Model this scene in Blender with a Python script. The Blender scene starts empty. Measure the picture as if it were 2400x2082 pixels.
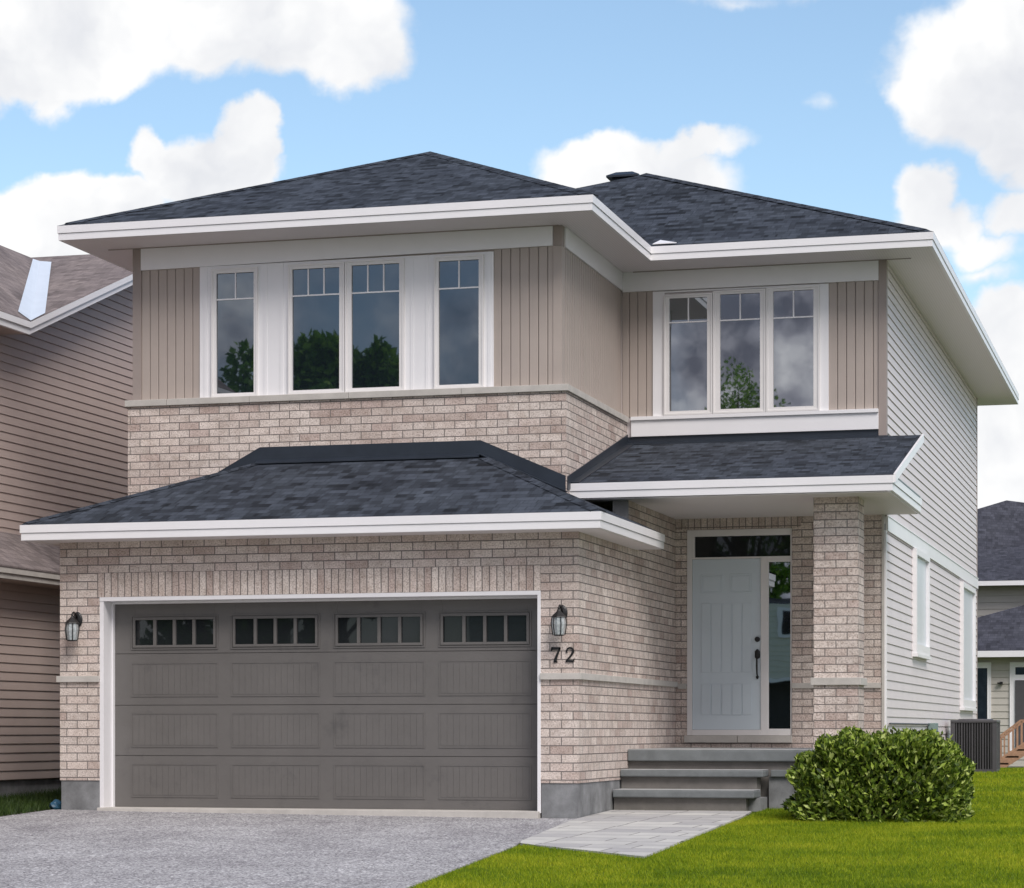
import bpy, bmesh, math, random
from mathutils import Vector, Matrix
import numpy as np
random.seed(7)
sc = bpy.context.scene
COL = sc.collection
R = math.radians

# ------------------------------------------------------------------ helpers
def tag(o, label=None, cat=None, group=None, kind=None):
    if label: o['label'] = label
    if cat: o['category'] = cat
    if group: o['group'] = group
    if kind: o['kind'] = kind
    return o
def thing(name, loc, label, cat, group=None):
    o = bpy.data.objects.new(name, None); COL.objects.link(o); o.location = loc
    o.empty_display_size = .2
    return tag(o, label, cat, group)
def root_loc(p):
    while p is not None and p.parent is not None: p = p.parent
    return Vector(p.location) if p is not None else Vector((0, 0, 0))

class MB:
    """collects polygons in world metres and links them as one mesh"""
    def __init__(s): s.v = []; s.f = []
    def poly(s, pts):
        n = len(s.v); s.v += [tuple(p) for p in pts]; s.f.append(tuple(range(n, n+len(pts)))); return s
    def hexa(s, p):          # 8 points: bottom 0-3 ccw, top 4-7
        n = len(s.v); s.v += [tuple(q) for q in p]
        for f in ((3,2,1,0),(4,5,6,7),(0,1,5,4),(1,2,6,5),(2,3,7,6),(3,0,4,7)):
            s.f.append(tuple(n+i for i in f))
        return s
    def box(s, x0, x1, y0, y1, z0, z1):
        if x0 > x1: x0, x1 = x1, x0
        if y0 > y1: y0, y1 = y1, y0
        if z0 > z1: z0, z1 = z1, z0
        return s.hexa([(x0,y0,z0),(x1,y0,z0),(x1,y1,z0),(x0,y1,z0),(x0,y0,z1),(x1,y0,z1),(x1,y1,z1),(x0,y1,z1)])
    def prism(s, pts, d):    # polygon pts (3d) extruded by vector d
        n = len(pts); b = len(s.v); d = Vector(d)
        s.v += [tuple(p) for p in pts] + [tuple(Vector(p)+d) for p in pts]
        s.f.append(tuple(range(b, b+n))[::-1]); s.f.append(tuple(range(b+n, b+2*n)))
        for i in range(n):
            j = (i+1) % n; s.f.append((b+i, b+j, b+n+j, b+n+i))
        return s
    def bar(s, a, b, w, h=None, up=(0,0,1)):   # rectangular bar between two points
        a = Vector(a); b = Vector(b); h = h or w
        t = (b-a).normalized(); u = Vector(up)
        if abs(t.dot(u)) > .95: u = Vector((1,0,0))
        r = t.cross(u).normalized()*(w/2); q = r.cross(t).normalized()*(h/2)
        return s.hexa([a-r-q, a+r-q, b+r-q, b-r-q, a-r+q, a+r+q, b+r+q, b-r+q])
    def tube(s, pts, rad, n=8, cap=True):
        pts = [Vector(p) for p in pts]; rr = rad if isinstance(rad, (list, tuple)) else [rad]*len(pts)
        b = len(s.v); prev = None
        for i, p in enumerate(pts):
            t = (pts[min(i+1, len(pts)-1)]-pts[max(i-1, 0)]).normalized()
            if prev is None:
                prev = t.cross(Vector((0,0,1)) if abs(t.z) < .9 else Vector((1,0,0))).normalized()
            e1 = (prev - t*prev.dot(t)).normalized(); prev = e1; e2 = t.cross(e1)
            for k in range(n):
                a = 2*math.pi*k/n; s.v.append(tuple(p + (e1*math.cos(a)+e2*math.sin(a))*rr[i]))
        for i in range(len(pts)-1):
            for k in range(n):
                k2 = (k+1) % n; s.f.append((b+i*n+k, b+i*n+k2, b+(i+1)*n+k2, b+(i+1)*n+k))
        if cap:
            s.f.append(tuple(b+k for k in range(n))[::-1]); s.f.append(tuple(b+(len(pts)-1)*n+k for k in range(n)))
        return s
    def disc(s, c, axis, r, h, n=20):
        c = Vector(c); a = Vector(axis).normalized()
        return s.tube([c, c+a*h], r, n)
    def build(s, name, mat, parent=None, label=None, smooth=False, bevel=0, uvrot=False, local=True):
        off = root_loc(parent) if local else Vector((0,0,0))
        me = bpy.data.meshes.new(name)
        V = [Vector(v)-off for v in s.v]
        me.from_pydata(V, [], s.f); me.validate(verbose=False); me.update()
        bm = bmesh.new(); bm.from_mesh(me); bmesh.ops.recalc_face_normals(bm, faces=bm.faces); 
        uv = bm.loops.layers.uv.new('UVMap')
        for f in bm.faces:
            n = f.normal
            if abs(n.z) > .999: ua, va = Vector((1,0,0)), Vector((0,1,0))
            else:
                ua = Vector((0,0,1)).cross(n).normalized(); va = n.cross(ua).normalized()
                if abs(ua.x) > abs(ua.y):
                    if ua.x < 0: ua = -ua
                elif ua.y < 0: ua = -ua
                if va.z < 0: va = -va
            for l in f.loops:
                w = l.vert.co + off; u_, v_ = w.dot(ua), w.dot(va)
                l[uv].uv = (v_, u_) if uvrot else (u_, v_)
        bm.to_mesh(me); bm.free()
        if smooth:
            for p in me.polygons: p.use_smooth = True
        o = bpy.data.objects.new(name, me); COL.objects.link(o)
        me.materials.append(mat)
        if parent is not None: o.parent = parent
        if bevel:
            m = o.modifiers.new('bevel', 'BEVEL'); m.width = bevel; m.segments = 2; m.limit_method = 'ANGLE'; m.angle_limit = R(40)
        if label: o['label'] = label
        return o

def lap(O, A, N, L, z0, z1, e, gap=.014, out=.018, up=(0,0,1)):
    """lapped siding courses: O origin on wall plane, A along, N outward"""
    m = MB(); O = Vector(O); A = Vector(A); N = Vector(N); U = Vector(up)
    def P(a, n, z): return O + A*a + N*n + U*z
    z = z0
    m.poly([P(0,0,z0), P(L,0,z0), P(L,0,z1), P(0,0,z1)])
    while z < z1 - .02:
        t = min(z+e, z1)
        a, b = z+gap, t
        m.poly([P(0,out,a), P(L,out,a), P(L,out*.35,b), P(0,out*.35,b)])
        m.poly([P(0,.001,a), P(L,.001,a), P(L,out,a), P(0,out,a)])
        m.poly([P(0,.001,b), P(L,.001,b), P(L,out*.35,b), P(0,out*.35,b)])
        m.poly([P(0,.001,a), P(0,out,a), P(0,out*.35,b), P(0,.001,b)])
        m.poly([P(L,.001,a), P(L,out,a), P(L,out*.35,b), P(L,.001,b)])
        z = t
    return m
def boards(O, A, N, L, z0, z1, w=.12, gap=.007, out=.012, phase=0.):
    """vertical board siding with grooves"""
    m = MB(); O = Vector(O); A = Vector(A); N = Vector(N)
    def P(a, n, z): return O + A*a + N*n + Vector((0,0,z))
    m.poly([P(0,0,z0), P(L,0,z0), P(L,0,z1), P(0,0,z1)])
    a = -phase
    while a < L - .004:
        s0, s1 = max(a, 0), min(a+w-gap, L)
        if s1 - s0 > .004:
            c = min(.008, (s1-s0)/3)
            q = [(s0,.001), (s0,out-.004), (s0+c,out), (s1-c,out), (s1,out-.004), (s1,.001)]
            for i in range(5):
                m.poly([P(q[i][0],q[i][1],z0), P(q[i+1][0],q[i+1][1],z0), P(q[i+1][0],q[i+1][1],z1), P(q[i][0],q[i][1],z1)])
        a += w
    return m

# ------------------------------------------------------------------ materials
def mat(name):
    m = bpy.data.materials.new(name); m.use_nodes = True
    nt = m.node_tree; nt.nodes.clear()
    out = nt.nodes.new('ShaderNodeOutputMaterial'); b = nt.nodes.new('ShaderNodeBsdfPrincipled')
    nt.links.new(b.outputs[0], out.inputs[0])
    return m, nt, b
def N(nt, t, **kw):
    n = nt.nodes.new(t)
    for k, v in kw.items():
        if k.startswith('i_'):
            key = k[2:].replace('_', ' ')
            n.inputs[key].default_value = v
        else: setattr(n, k, v)
    return n
def L(nt, a, b): nt.links.new(a, b)
def ramp(nt, stops, fac, interp='LINEAR'):
    n = nt.nodes.new('ShaderNodeValToRGB'); n.color_ramp.interpolation = interp
    els = n.color_ramp.elements
    while len(els) > 1: els.remove(els[-1])
    els[0].position = stops[0][0]; els[0].color = (*stops[0][1], 1) if len(stops[0][1]) == 3 else stops[0][1]
    for p, c in stops[1:]:
        e = els.new(p); e.color = (*c, 1)
    L(nt, fac, n.inputs[0]); return n
def mixc(nt, fac, a, b, mode='MIX'):
    n = nt.nodes.new('ShaderNodeMix'); n.data_type = 'RGBA'; n.blend_type = mode
    for s, v in ((n.inputs[0], fac), (n.inputs[6], a), (n.inputs[7], b)):
        if hasattr(v, 'is_output'): L(nt, v, s)
        elif isinstance(v, (int, float)): s.default_value = v
        else: s.default_value = (*v, 1)
    return n.outputs[2]
def noise(nt, scale, detail=3, rough=.5, coord='Object', vec=None):
    n = N(nt, 'ShaderNodeTexNoise'); n.inputs['Scale'].default_value = scale
    n.inputs['Detail'].default_value = detail; n.inputs['Roughness'].default_value = rough
    if vec is None:
        tc = N(nt, 'ShaderNodeTexCoord'); vec = tc.outputs[coord]
    L(nt, vec, n.inputs['Vector']); return n
def bump(nt, b, h, strength=.4, dist=.01):
    n = N(nt, 'ShaderNodeBump'); n.inputs['Strength'].default_value = strength; n.inputs['Distance'].default_value = dist
    L(nt, h, n.inputs['Height']); L(nt, n.outputs[0], b.inputs['Normal']); return n
def plain(name, col, rough=.5, var=.08, scale=6, metallic=0, spec=.5, fine=0):
    m, nt, b = mat(name)
    n = noise(nt, scale, 4, .6)
    dark = tuple(c*(1-var) for c in col); lite = tuple(min(1, c*(1+var)) for c in col)
    r = ramp(nt, [(.3, dark), (.7, lite)], n.outputs[0])
    c = r.outputs[0]
    if fine:
        n2 = noise(nt, 220, 2, .6)
        r2 = ramp(nt, [(.35, (1-fine,)*3), (.65, (1,)*3)], n2.outputs[0])
        c = mixc(nt, 1., c, r2.outputs[0], 'MULTIPLY')
        bump(nt, b, n2.outputs[0], .25, .003)
    L(nt, c, b.inputs['Base Color'])
    b.inputs['Roughness'].default_value = rough; b.inputs['Metallic'].default_value = metallic
    b.inputs['Specular IOR Level'].default_value = spec
    return m
def uvn(nt):
    return N(nt, 'ShaderNodeTexCoord').outputs['UV']
def brickmat(name, bw, rh, offset=.5, shift=(0, 0, 0), tint=(1, 1, 1)):
    m, nt, b = mat(name)
    uv = uvn(nt)
    wob = N(nt, 'ShaderNodeTexNoise'); wob.inputs['Scale'].default_value = 3.; L(nt, uv, wob.inputs['Vector'])
    add = N(nt, 'ShaderNodeVectorMath', operation='MULTIPLY_ADD'); L(nt, wob.outputs['Color'], add.inputs[0])
    add.inputs[1].default_value = (.006, .006, 0); L(nt, uv, add.inputs[2])
    mp = N(nt, 'ShaderNodeVectorMath', operation='ADD'); L(nt, add.outputs[0], mp.inputs[0]); mp.inputs[1].default_value = shift
    br = N(nt, 'ShaderNodeTexBrick', offset=offset, offset_frequency=2, squash=1)
    L(nt, mp.outputs[0], br.inputs['Vector'])
    br.inputs['Color1'].default_value = (0, 0, 0, 1); br.inputs['Color2'].default_value = (1, 1, 1, 1)
    br.inputs['Mortar'].default_value = (.5, .5, .5, 1)
    br.inputs['Scale'].default_value = 1; br.inputs['Mortar Size'].default_value = .0062; br.inputs['Mortar Smooth'].default_value = .15
    br.inputs['Bias'].default_value = 0; br.inputs['Brick Width'].default_value = bw; br.inputs['Row Height'].default_value = rh
    T = lambda c: tuple(a*t for a, t in zip(c, tint))
    tone = ramp(nt, [(0, T((.45,.385,.355))), (.2, T((.53,.485,.45))), (.45, T((.59,.55,.515))), (.62, T((.52,.485,.455))), (.8, T((.65,.61,.57))), (1, T((.50,.435,.405)))], br.outputs['Color'])
    n1 = noise(nt, 55, 3, .65); n2 = noise(nt, 1.2, 2, .5)
    sp = ramp(nt, [(.34, (.58,.53,.51)), (.45, (.92,.91,.90)), (.55,(1.03,1.03,1.03)), (.66, (1.20,1.20,1.20))], n1.outputs[0])
    n5 = noise(nt, 9, 3, .6); v5 = ramp(nt, [(.32, (.86,.83,.81)), (.5, (1,1,1)), (.68, (1.07,1.07,1.07))], n5.outputs[0])
    c = mixc(nt, 1., tone.outputs[0], sp.outputs[0], 'MULTIPLY'); c = mixc(nt, 1., c, v5.outputs[0], 'MULTIPLY')
    st = ramp(nt, [(.35, (.90,.88,.87)), (.65, (1.04,1.04,1.04))], n2.outputs[0])
    c = mixc(nt, 1., c, st.outputs[0], 'MULTIPLY')
    c = mixc(nt, br.outputs['Fac'], c, (.215,.19,.178))
    L(nt, c, b.inputs['Base Color']); b.inputs['Roughness'].default_value = .93; b.inputs['Specular IOR Level'].default_value = .2
    inv = N(nt, 'ShaderNodeMath', operation='MULTIPLY_ADD'); L(nt, br.outputs['Fac'], inv.inputs[0]); inv.inputs[1].default_value = -1.4
    L(nt, n1.outputs[0], inv.inputs[2])
    bump(nt, b, inv.outputs[0], .9, .012)
    return m
def shingle(name, base, var, blue=0.):
    m, nt, b = mat(name)
    uv = uvn(nt)
    def br(w, h, off, sh):
        mp = N(nt, 'ShaderNodeVectorMath', operation='ADD'); L(nt, uv, mp.inputs[0]); mp.inputs[1].default_value = sh
        n = N(nt, 'ShaderNodeTexBrick', offset=off, offset_frequency=3, squash=.7, squash_frequency=2)
        L(nt, mp.outputs[0], n.inputs['Vector'])
        n.inputs['Color1'].default_value = (0,0,0,1); n.inputs['Color2'].default_value = (1,1,1,1); n.inputs['Mortar'].default_value = (.3,.3,.3,1)
        n.inputs['Scale'].default_value = 1; n.inputs['Mortar Size'].default_value = .0035; n.inputs['Mortar Smooth'].default_value = .3
        n.inputs['Brick Width'].default_value = w; n.inputs['Row Height'].default_value = h; n.inputs['Bias'].default_value = 0
        return n
    a = br(.235, .145, .37, (0,0,0)); c2 = br(.14, .145, .61, (.11,0,0)); c3 = br(.5, .29, .43, (.3,0,0))
    av = N(nt, 'ShaderNodeMix', data_type='FLOAT'); av.inputs[0].default_value = .5
    L(nt, a.outputs['Color'], av.inputs[2]); L(nt, c2.outputs['Color'], av.inputs[3])
    av2 = N(nt, 'ShaderNodeMix', data_type='FLOAT'); av2.inputs[0].default_value = .12
    L(nt, av.outputs[0], av2.inputs[2]); L(nt, c3.outputs['Color'], av2.inputs[3])
    d = tuple(x*(1-var) for x in base); l = tuple(x*(1+var*1.35) for x in base)
    l = (l[0], l[1], l[2]*(1+blue))
    r = ramp(nt, [(.12, d), (.42, base), (.62, tuple((x+y)/2 for x, y in zip(base, l))), (.88, l)], av2.outputs[0])
    g = noise(nt, 260, 2, .7); g2 = noise(nt, 1.1, 3, .6)
    gr = ramp(nt, [(.3, (.72,.72,.72)), (.7, (1.25,1.25,1.25))], g.outputs[0])
    c = mixc(nt, 1., r.outputs[0], gr.outputs[0], 'MULTIPLY')
    gs = ramp(nt, [(.3, (.86,.86,.88)), (.7, (1.12,1.12,1.1))], g2.outputs[0])
    c = mixc(nt, 1., c, gs.outputs[0], 'MULTIPLY')
    c = mixc(nt, a.outputs['Fac'], c, tuple(x*.45 for x in base))
    L(nt, c, b.inputs['Base Color']); b.inputs['Roughness'].default_value = .95; b.inputs['Specular IOR Level'].default_value = .15
    # saw-tooth course height + tabs
    sx = N(nt, 'ShaderNodeSeparateXYZ'); L(nt, uv, sx.inputs[0])
    md = N(nt, 'ShaderNodeMath', operation='MODULO'); L(nt, sx.outputs[1], md.inputs[0]); md.inputs[1].default_value = .145
    k = N(nt, 'ShaderNodeMath', operation='MULTIPLY_ADD'); L(nt, md.outputs[0], k.inputs[0]); k.inputs[1].default_value = -5; L(nt, av2.outputs[0], k.inputs[2])
    bump(nt, b, k.outputs[0], .8, .012)
    return m

M = {}
M['brick'] = brickmat('brick', .277, .0995, shift=(.06, .041, 0), tint=(1.20, 1.135, 1.11))
M['soldier'] = brickmat('soldier_brick', .40, .0885, offset=0, shift=(-2.5, .0, 0), tint=(1.20, 1.135, 1.11))
M['stone'] = plain('cut_stone', (.56,.53,.49), .9, .10, 5, fine=.16)
M['concrete'] = plain('concrete', (.27,.265,.26), .9, .16, 3.5, fine=.15)
M['stepconcrete'] = plain('step_concrete', (.175,.19,.195), .75, .16, 5, fine=.12)
M['riser'] = plain('riser_concrete', (.215,.20,.185), .9, .16, 4, fine=.15)
M['foundation'] = plain('foundation_concrete', (.24,.245,.25), .92, .38, 3.2, fine=.2)
M['white'] = plain('white_aluminium', (.845,.832,.845), .38, .02, 2)
M['offwhite'] = plain('window_vinyl', (.81,.785,.775), .35, .02, 3)
M['taupe'] = plain('taupe_siding', (.44,.375,.335), .55, .035, 3)
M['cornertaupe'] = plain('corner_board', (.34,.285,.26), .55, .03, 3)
M['greysiding'] = plain('pale_grey_siding', (.71,.645,.64), .5, .03, 2)
M['shingle'] = shingle('slate_shingle', (.039,.046,.059), .60, .0)
M['brownshingle'] = shingle('brown_shingle', (.20,.17,.165), .25)
M['rearshingle'] = shingle('rear_shingle', (.058,.060,.075), .3)
M['flashing'] = plain('dark_flashing', (.028,.036,.050), .38, .15, 3, metallic=.2)
M['black'] = plain('black_metal', (.008,.008,.009), .45, .1, 10)
M['brown'] = plain('brown_siding', (.53,.425,.38), .5, .04, 2)
M['creamlit'] = plain('lit_cream_siding', (.68,.67,.56), .6, .04, 2)  # brighter copy of the cream siding, daylight put into the colour
M['cream'] = plain('cream_siding', (.50,.47,.42), .6, .04, 2)
M['greydoor'] = plain('garage_paint', (.143,.134,.127), .42, .07, 2.0)
def smudged(m):
    nt = m.node_tree; b = [x for x in nt.nodes if x.type == 'BSDF_PRINCIPLED'][0]
    src = b.inputs['Base Color'].links[0].from_socket
    n = noise(nt, 1.7, 5, .72); r = ramp(nt, [(.32, (.80,.81,.82)), (.41, (.985,.985,.985)), (.68, (1.0,1.0,1.0)), (.76, (1.07,1.065,1.05))], n.outputs[0])
    L(nt, mixc(nt, 1., src, r.outputs[0], 'MULTIPLY'), b.inputs['Base Color'])
smudged(M['greydoor'])
M['wood'] = plain('deck_wood', (.42,.24,.15), .75, .2, 9)
M['frontdoor'] = plain('front_door_paint', (.64,.72,.775), .35, .02, 2)
M['acgrey'] = plain('ac_grey', (.075,.072,.078), .5, .1, 5)
M['meter'] = plain('utility_green', (.20,.27,.26), .5, .05, 5)
M['bluebag'] = plain('blue_plastic', (.02,.075,.13), .35, .2, 12)
M['whitemetal'] = plain('valley_metal', (.72,.77,.83), .3, .03, 3)
M['bark'] = plain('bark', (.13,.09,.06), .9, .3, 9)

def soffitmat():
    m, nt, b = mat('soffit_panel')
    uv = uvn(nt); w = N(nt, 'ShaderNodeTexWave', wave_type='BANDS', bands_direction='X'); 
    L(nt, uv, w.inputs['Vector']); w.inputs['Scale'].default_value = 9.
    r = ramp(nt, [(0, (.70,.65,.65)), (.05, (.81,.76,.77)), (1, (.84,.785,.795))], w.outputs['Fac'])
    L(nt, r.outputs[0], b.inputs['Base Color']); b.inputs['Roughness'].default_value = .5
    bump(nt, b, r.outputs[0], .12, .004)
    return m
M['soffit'] = soffitmat()

def glassmat(name, col, refl):
    m = bpy.data.materials.new(name); m.use_nodes = True; nt = m.node_tree; nt.nodes.clear()
    out = N(nt, 'ShaderNodeOutputMaterial'); d = N(nt, 'ShaderNodeBsdfDiffuse'); g = N(nt, 'ShaderNodeBsdfGlossy')
    d.inputs[0].default_value = (*col, 1); g.inputs['Roughness'].default_value = .012; g.inputs[0].default_value = (.92,.97,1,1)
    lw = N(nt, 'ShaderNodeLayerWeight'); lw.inputs[0].default_value = .5
    mr = N(nt, 'ShaderNodeMapRange'); L(nt, lw.outputs['Facing'], mr.inputs[0]); mr.inputs['To Min'].default_value = refl; mr.inputs['To Max'].default_value = .85
    pw = N(nt, 'ShaderNodeMath', operation='POWER'); L(nt, lw.outputs['Facing'], pw.inputs[0]); pw.inputs[1].default_value = 4.5; L(nt, pw.outputs[0], mr.inputs[0])
    n = noise(nt, 1.3, 2, .5); bp = N(nt, 'ShaderNodeBump'); bp.inputs['Strength'].default_value = .06; bp.inputs['Distance'].default_value = .01
    L(nt, n.outputs[0], bp.inputs['Height']); L(nt, bp.outputs[0], g.inputs['Normal'])
    mx = N(nt, 'ShaderNodeMixShader'); L(nt, mr.outputs[0], mx.inputs[0]); L(nt, d.outputs[0], mx.inputs[1]); L(nt, g.outputs[0], mx.inputs[2])
    L(nt, mx.outputs[0], out.inputs[0]); return m
M['glass'] = glassmat('window_glass', (.009,.013,.019), .165)
M['brightglass'] = glassmat('coated_window_glass', (.014,.014,.018), .30)
M['doorglass'] = glassmat('door_glass', (.006,.008,.009), .34)
M['palepane'] = plain('pale_pane', (.66,.70,.75), .3, .03, 2)  # plain pale fill of the side windows
M['darkglass'] = glassmat('garage_glass', (.018,.021,.023), .035)
def lampglass():
    m, nt, b = mat('seeded_lantern_glass')
    n = noise(nt, 40, 2, .5); r = ramp(nt, [(.3, (.38,.43,.44)), (.7, (.66,.70,.71))], n.outputs[0]); L(nt, r.outputs[0], b.inputs['Base Color'])
    b.inputs['Roughness'].default_value = .15; b.inputs['Transmission Weight'].default_value = .25
    return m
M['lampglass'] = lampglass()

def leafmat(name, cols, nscale=3.):
    m, nt, b = mat(name)
    g = N(nt, 'ShaderNodeNewGeometry'); n = noise(nt, nscale, 3, .6)
    mx = N(nt, 'ShaderNodeMath', operation='MULTIPLY_ADD'); L(nt, g.outputs['Random Per Island'], mx.inputs[0]); mx.inputs[1].default_value = .85
    k = N(nt, 'ShaderNodeMath', operation='MULTIPLY_ADD'); L(nt, n.outputs[0], k.inputs[0]); k.inputs[1].default_value = 1.1; k.inputs[2].default_value = -.46
    L(nt, k.outputs[0], mx.inputs[2])
    r = ramp(nt, [(i/(len(cols)-1), c) for i, c in enumerate(cols)], mx.outputs[0])
    L(nt, r.outputs[0], b.inputs['Base Color']); b.inputs['Roughness'].default_value = .55; b.inputs['Specular IOR Level'].default_value = .3
    tr = N(nt, 'ShaderNodeBsdfTranslucent'); L(nt, r.outputs[0], tr.inputs[0])
    ms = N(nt, 'ShaderNodeMixShader'); ms.inputs[0].default_value = .22
    out = [x for x in nt.nodes if x.type == 'OUTPUT_MATERIAL'][0]
    L(nt, b.outputs[0], ms.inputs[1]); L(nt, tr.outputs[0], ms.inputs[2]); L(nt, ms.outputs[0], out.inputs[0])
    return m
M['shrubleaf'] = leafmat('shrub_leaf', [(.020,.035,.008), (.06,.105,.013), (.16,.245,.026), (.33,.43,.055), (.60,.68,.24)], 9)
M['treeleaf'] = leafmat('tree_leaf', [(.05,.13,.010), (.14,.30,.025), (.32,.52,.06)], .6)

def grassbase(name, cols):
    m, nt, b = mat(name)
    n1 = noise(nt, .55, 4, .6); n2 = noise(nt, 45, 4, .75)
    mx = N(nt, 'ShaderNodeMix', data_type='FLOAT'); mx.inputs[0].default_value = .35; L(nt, n1.outputs[0], mx.inputs[2]); L(nt, n2.outputs[0], mx.inputs[3])
    r = ramp(nt, [(.33, cols[0]), (.5, cols[1]), (.66, cols[2])], mx.outputs[0])
    L(nt, r.outputs[0], b.inputs['Base Color']); b.inputs['Roughness'].default_value = .9; b.inputs['Specular IOR Level'].default_value = .1
    bump(nt, b, n2.outputs[0], .8, .03)
    return m
GC = [(.055,.085,.012), (.085,.125,.014), (.13,.165,.022)]
M['lawn'] = grassbase('lawn', GC)
def blademat():
    m, nt, b = mat('grass_blade')
    g = N(nt, 'ShaderNodeNewGeometry'); n1 = noise(nt, .7, 4, .65)
    a = N(nt, 'ShaderNodeMath', operation='MULTIPLY_ADD'); L(nt, g.outputs['Random Per Island'], a.inputs[0]); a.inputs[1].default_value = .7
    k = N(nt, 'ShaderNodeMath', operation='MULTIPLY_ADD'); L(nt, n1.outputs[0], k.inputs[0]); k.inputs[1].default_value = 1.7; k.inputs[2].default_value = -.72
    L(nt, k.outputs[0], a.inputs[2])
    r = ramp(nt, [(0, (.09,.17,.008)), (.3, (.20,.305,.009)), (.6, (.33,.41,.011)), (1, (.54,.55,.035))], a.outputs[0])
    L(nt, r.outputs[0], b.inputs['Base Color']); b.inputs['Roughness'].default_value = .6; b.inputs['Specular IOR Level'].default_value = .25
    tr = N(nt, 'ShaderNodeBsdfTranslucent'); L(nt, r.outputs[0], tr.inputs[0])
    ms = N(nt, 'ShaderNodeMixShader'); ms.inputs[0].default_value = .35
    out = [x for x in nt.nodes if x.type == 'OUTPUT_MATERIAL'][0]
    L(nt, b.outputs[0], ms.inputs[1]); L(nt, tr.outputs[0], ms.inputs[2]); L(nt, ms.outputs[0], out.inputs[0])
    return m
M['blade'] = blademat()
M['shadegrass'] = leafmat('shade_tinted_grass', [(.018,.035,.008), (.035,.07,.014), (.07,.11,.02)], 4)  # green darkened to hold the shade between the houses
def gravelmat():
    m, nt, b = mat('stone_chip_asphalt')
    tc = N(nt, 'ShaderNodeTexCoord')
    v = N(nt, 'ShaderNodeTexVoronoi', feature='F1'); v.inputs['Scale'].default_value = 58; L(nt, tc.outputs['Object'], v.inputs['Vector'])
    r = ramp(nt, [(0, (.09,.088,.09)), (.22, (.22,.215,.22)), (.5, (.385,.38,.385)), (.75, (.54,.535,.54)), (1, (.95,.94,.93))], v.outputs['Color'])
    n = noise(nt, .9, 4, .65); s = ramp(nt, [(.35, (.82,.81,.82)), (.65, (1.1,1.1,1.1))], n.outputs[0])
    n3 = noise(nt, 14, 3, .7); s3 = ramp(nt, [(.35, (.78,.77,.79)), (.6, (1.08,1.08,1.08))], n3.outputs[0])
    c = mixc(nt, 1., r.outputs[0], s.outputs[0], 'MULTIPLY'); c = mixc(nt, 1., c, s3.outputs[0], 'MULTIPLY')
    mp = N(nt, 'ShaderNodeMapping'); mp.inputs['Scale'].default_value = (1.6, .35, 1); L(nt, tc.outputs['Object'], mp.inputs['Vector'])
    n4 = noise(nt, 1.5, 5, .7, vec=mp.outputs[0]); s4 = ramp(nt, [(.33, (.80,.79,.81)), (.43, (.98,.98,.98)), (.7, (1.04,1.04,1.04))], n4.outputs[0])
    c = mixc(nt, 1., c, s4.outputs[0], 'MULTIPLY')
    L(nt, c, b.inputs['Base Color']); b.inputs['Roughness'].default_value = .85; b.inputs['Specular IOR Level'].default_value = .3
    h = N(nt, 'ShaderNodeMath', operation='SUBTRACT'); h.inputs[0].default_value = 1; L(nt, v.outputs['Distance'], h.inputs[1])
    bump(nt, b, h.outputs[0], .8, .012)
    return m
M['gravel'] = gravelmat()
M['gap_shade'] = plain('gap_shade', (.045,.045,.025), .95, .3, 6)  # dark tone painting the ground shade between the houses
M['road'] = plain('road_asphalt', (.09,.09,.092), .9, .15, 2, fine=.3)
def pavermat():
    m, nt, b = mat('path_pavers')
    uv = uvn(nt)
    rot = N(nt, 'ShaderNodeMapping'); rot.inputs['Rotation'].default_value = (0, 0, R(4)); L(nt, uv, rot.inputs['Vector'])
    br = N(nt, 'ShaderNodeTexBrick', offset=.42, offset_frequency=2, squash=.62, squash_frequency=2); L(nt, rot.outputs[0], br.inputs['Vector'])
    br.inputs['Color1'].default_value = (0,0,0,1); br.inputs['Color2'].default_value = (1,1,1,1); br.inputs['Mortar'].default_value = (.5,.5,.5,1)
    br.inputs['Scale'].default_value = 1; br.inputs['Mortar Size'].default_value = .009; br.inputs['Brick Width'].default_value = .85; br.inputs['Row Height'].default_value = .42
    r = ramp(nt, [(0, (.42,.41,.41)), (.5, (.52,.51,.49)), (1, (.58,.57,.54))], br.outputs['Color'])
    n = noise(nt, 3, 4, .65); s = ramp(nt, [(.3, (.86,.86,.87)), (.7, (1.08,1.08,1.06))], n.outputs[0])
    c = mixc(nt, 1., r.outputs[0], s.outputs[0], 'MULTIPLY'); c = mixc(nt, br.outputs['Fac'], c, (.16,.15,.14))
    L(nt, c, b.inputs['Base Color']); b.inputs['Roughness'].default_value = .85
    iv = N(nt, 'ShaderNodeMath', operation='MULTIPLY'); iv.inputs[1].default_value = -1; L(nt, br.outputs['Fac'], iv.inputs[0]); bump(nt, b, iv.outputs[0], .5, .006)
    return m
M['paver'] = pavermat()

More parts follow.
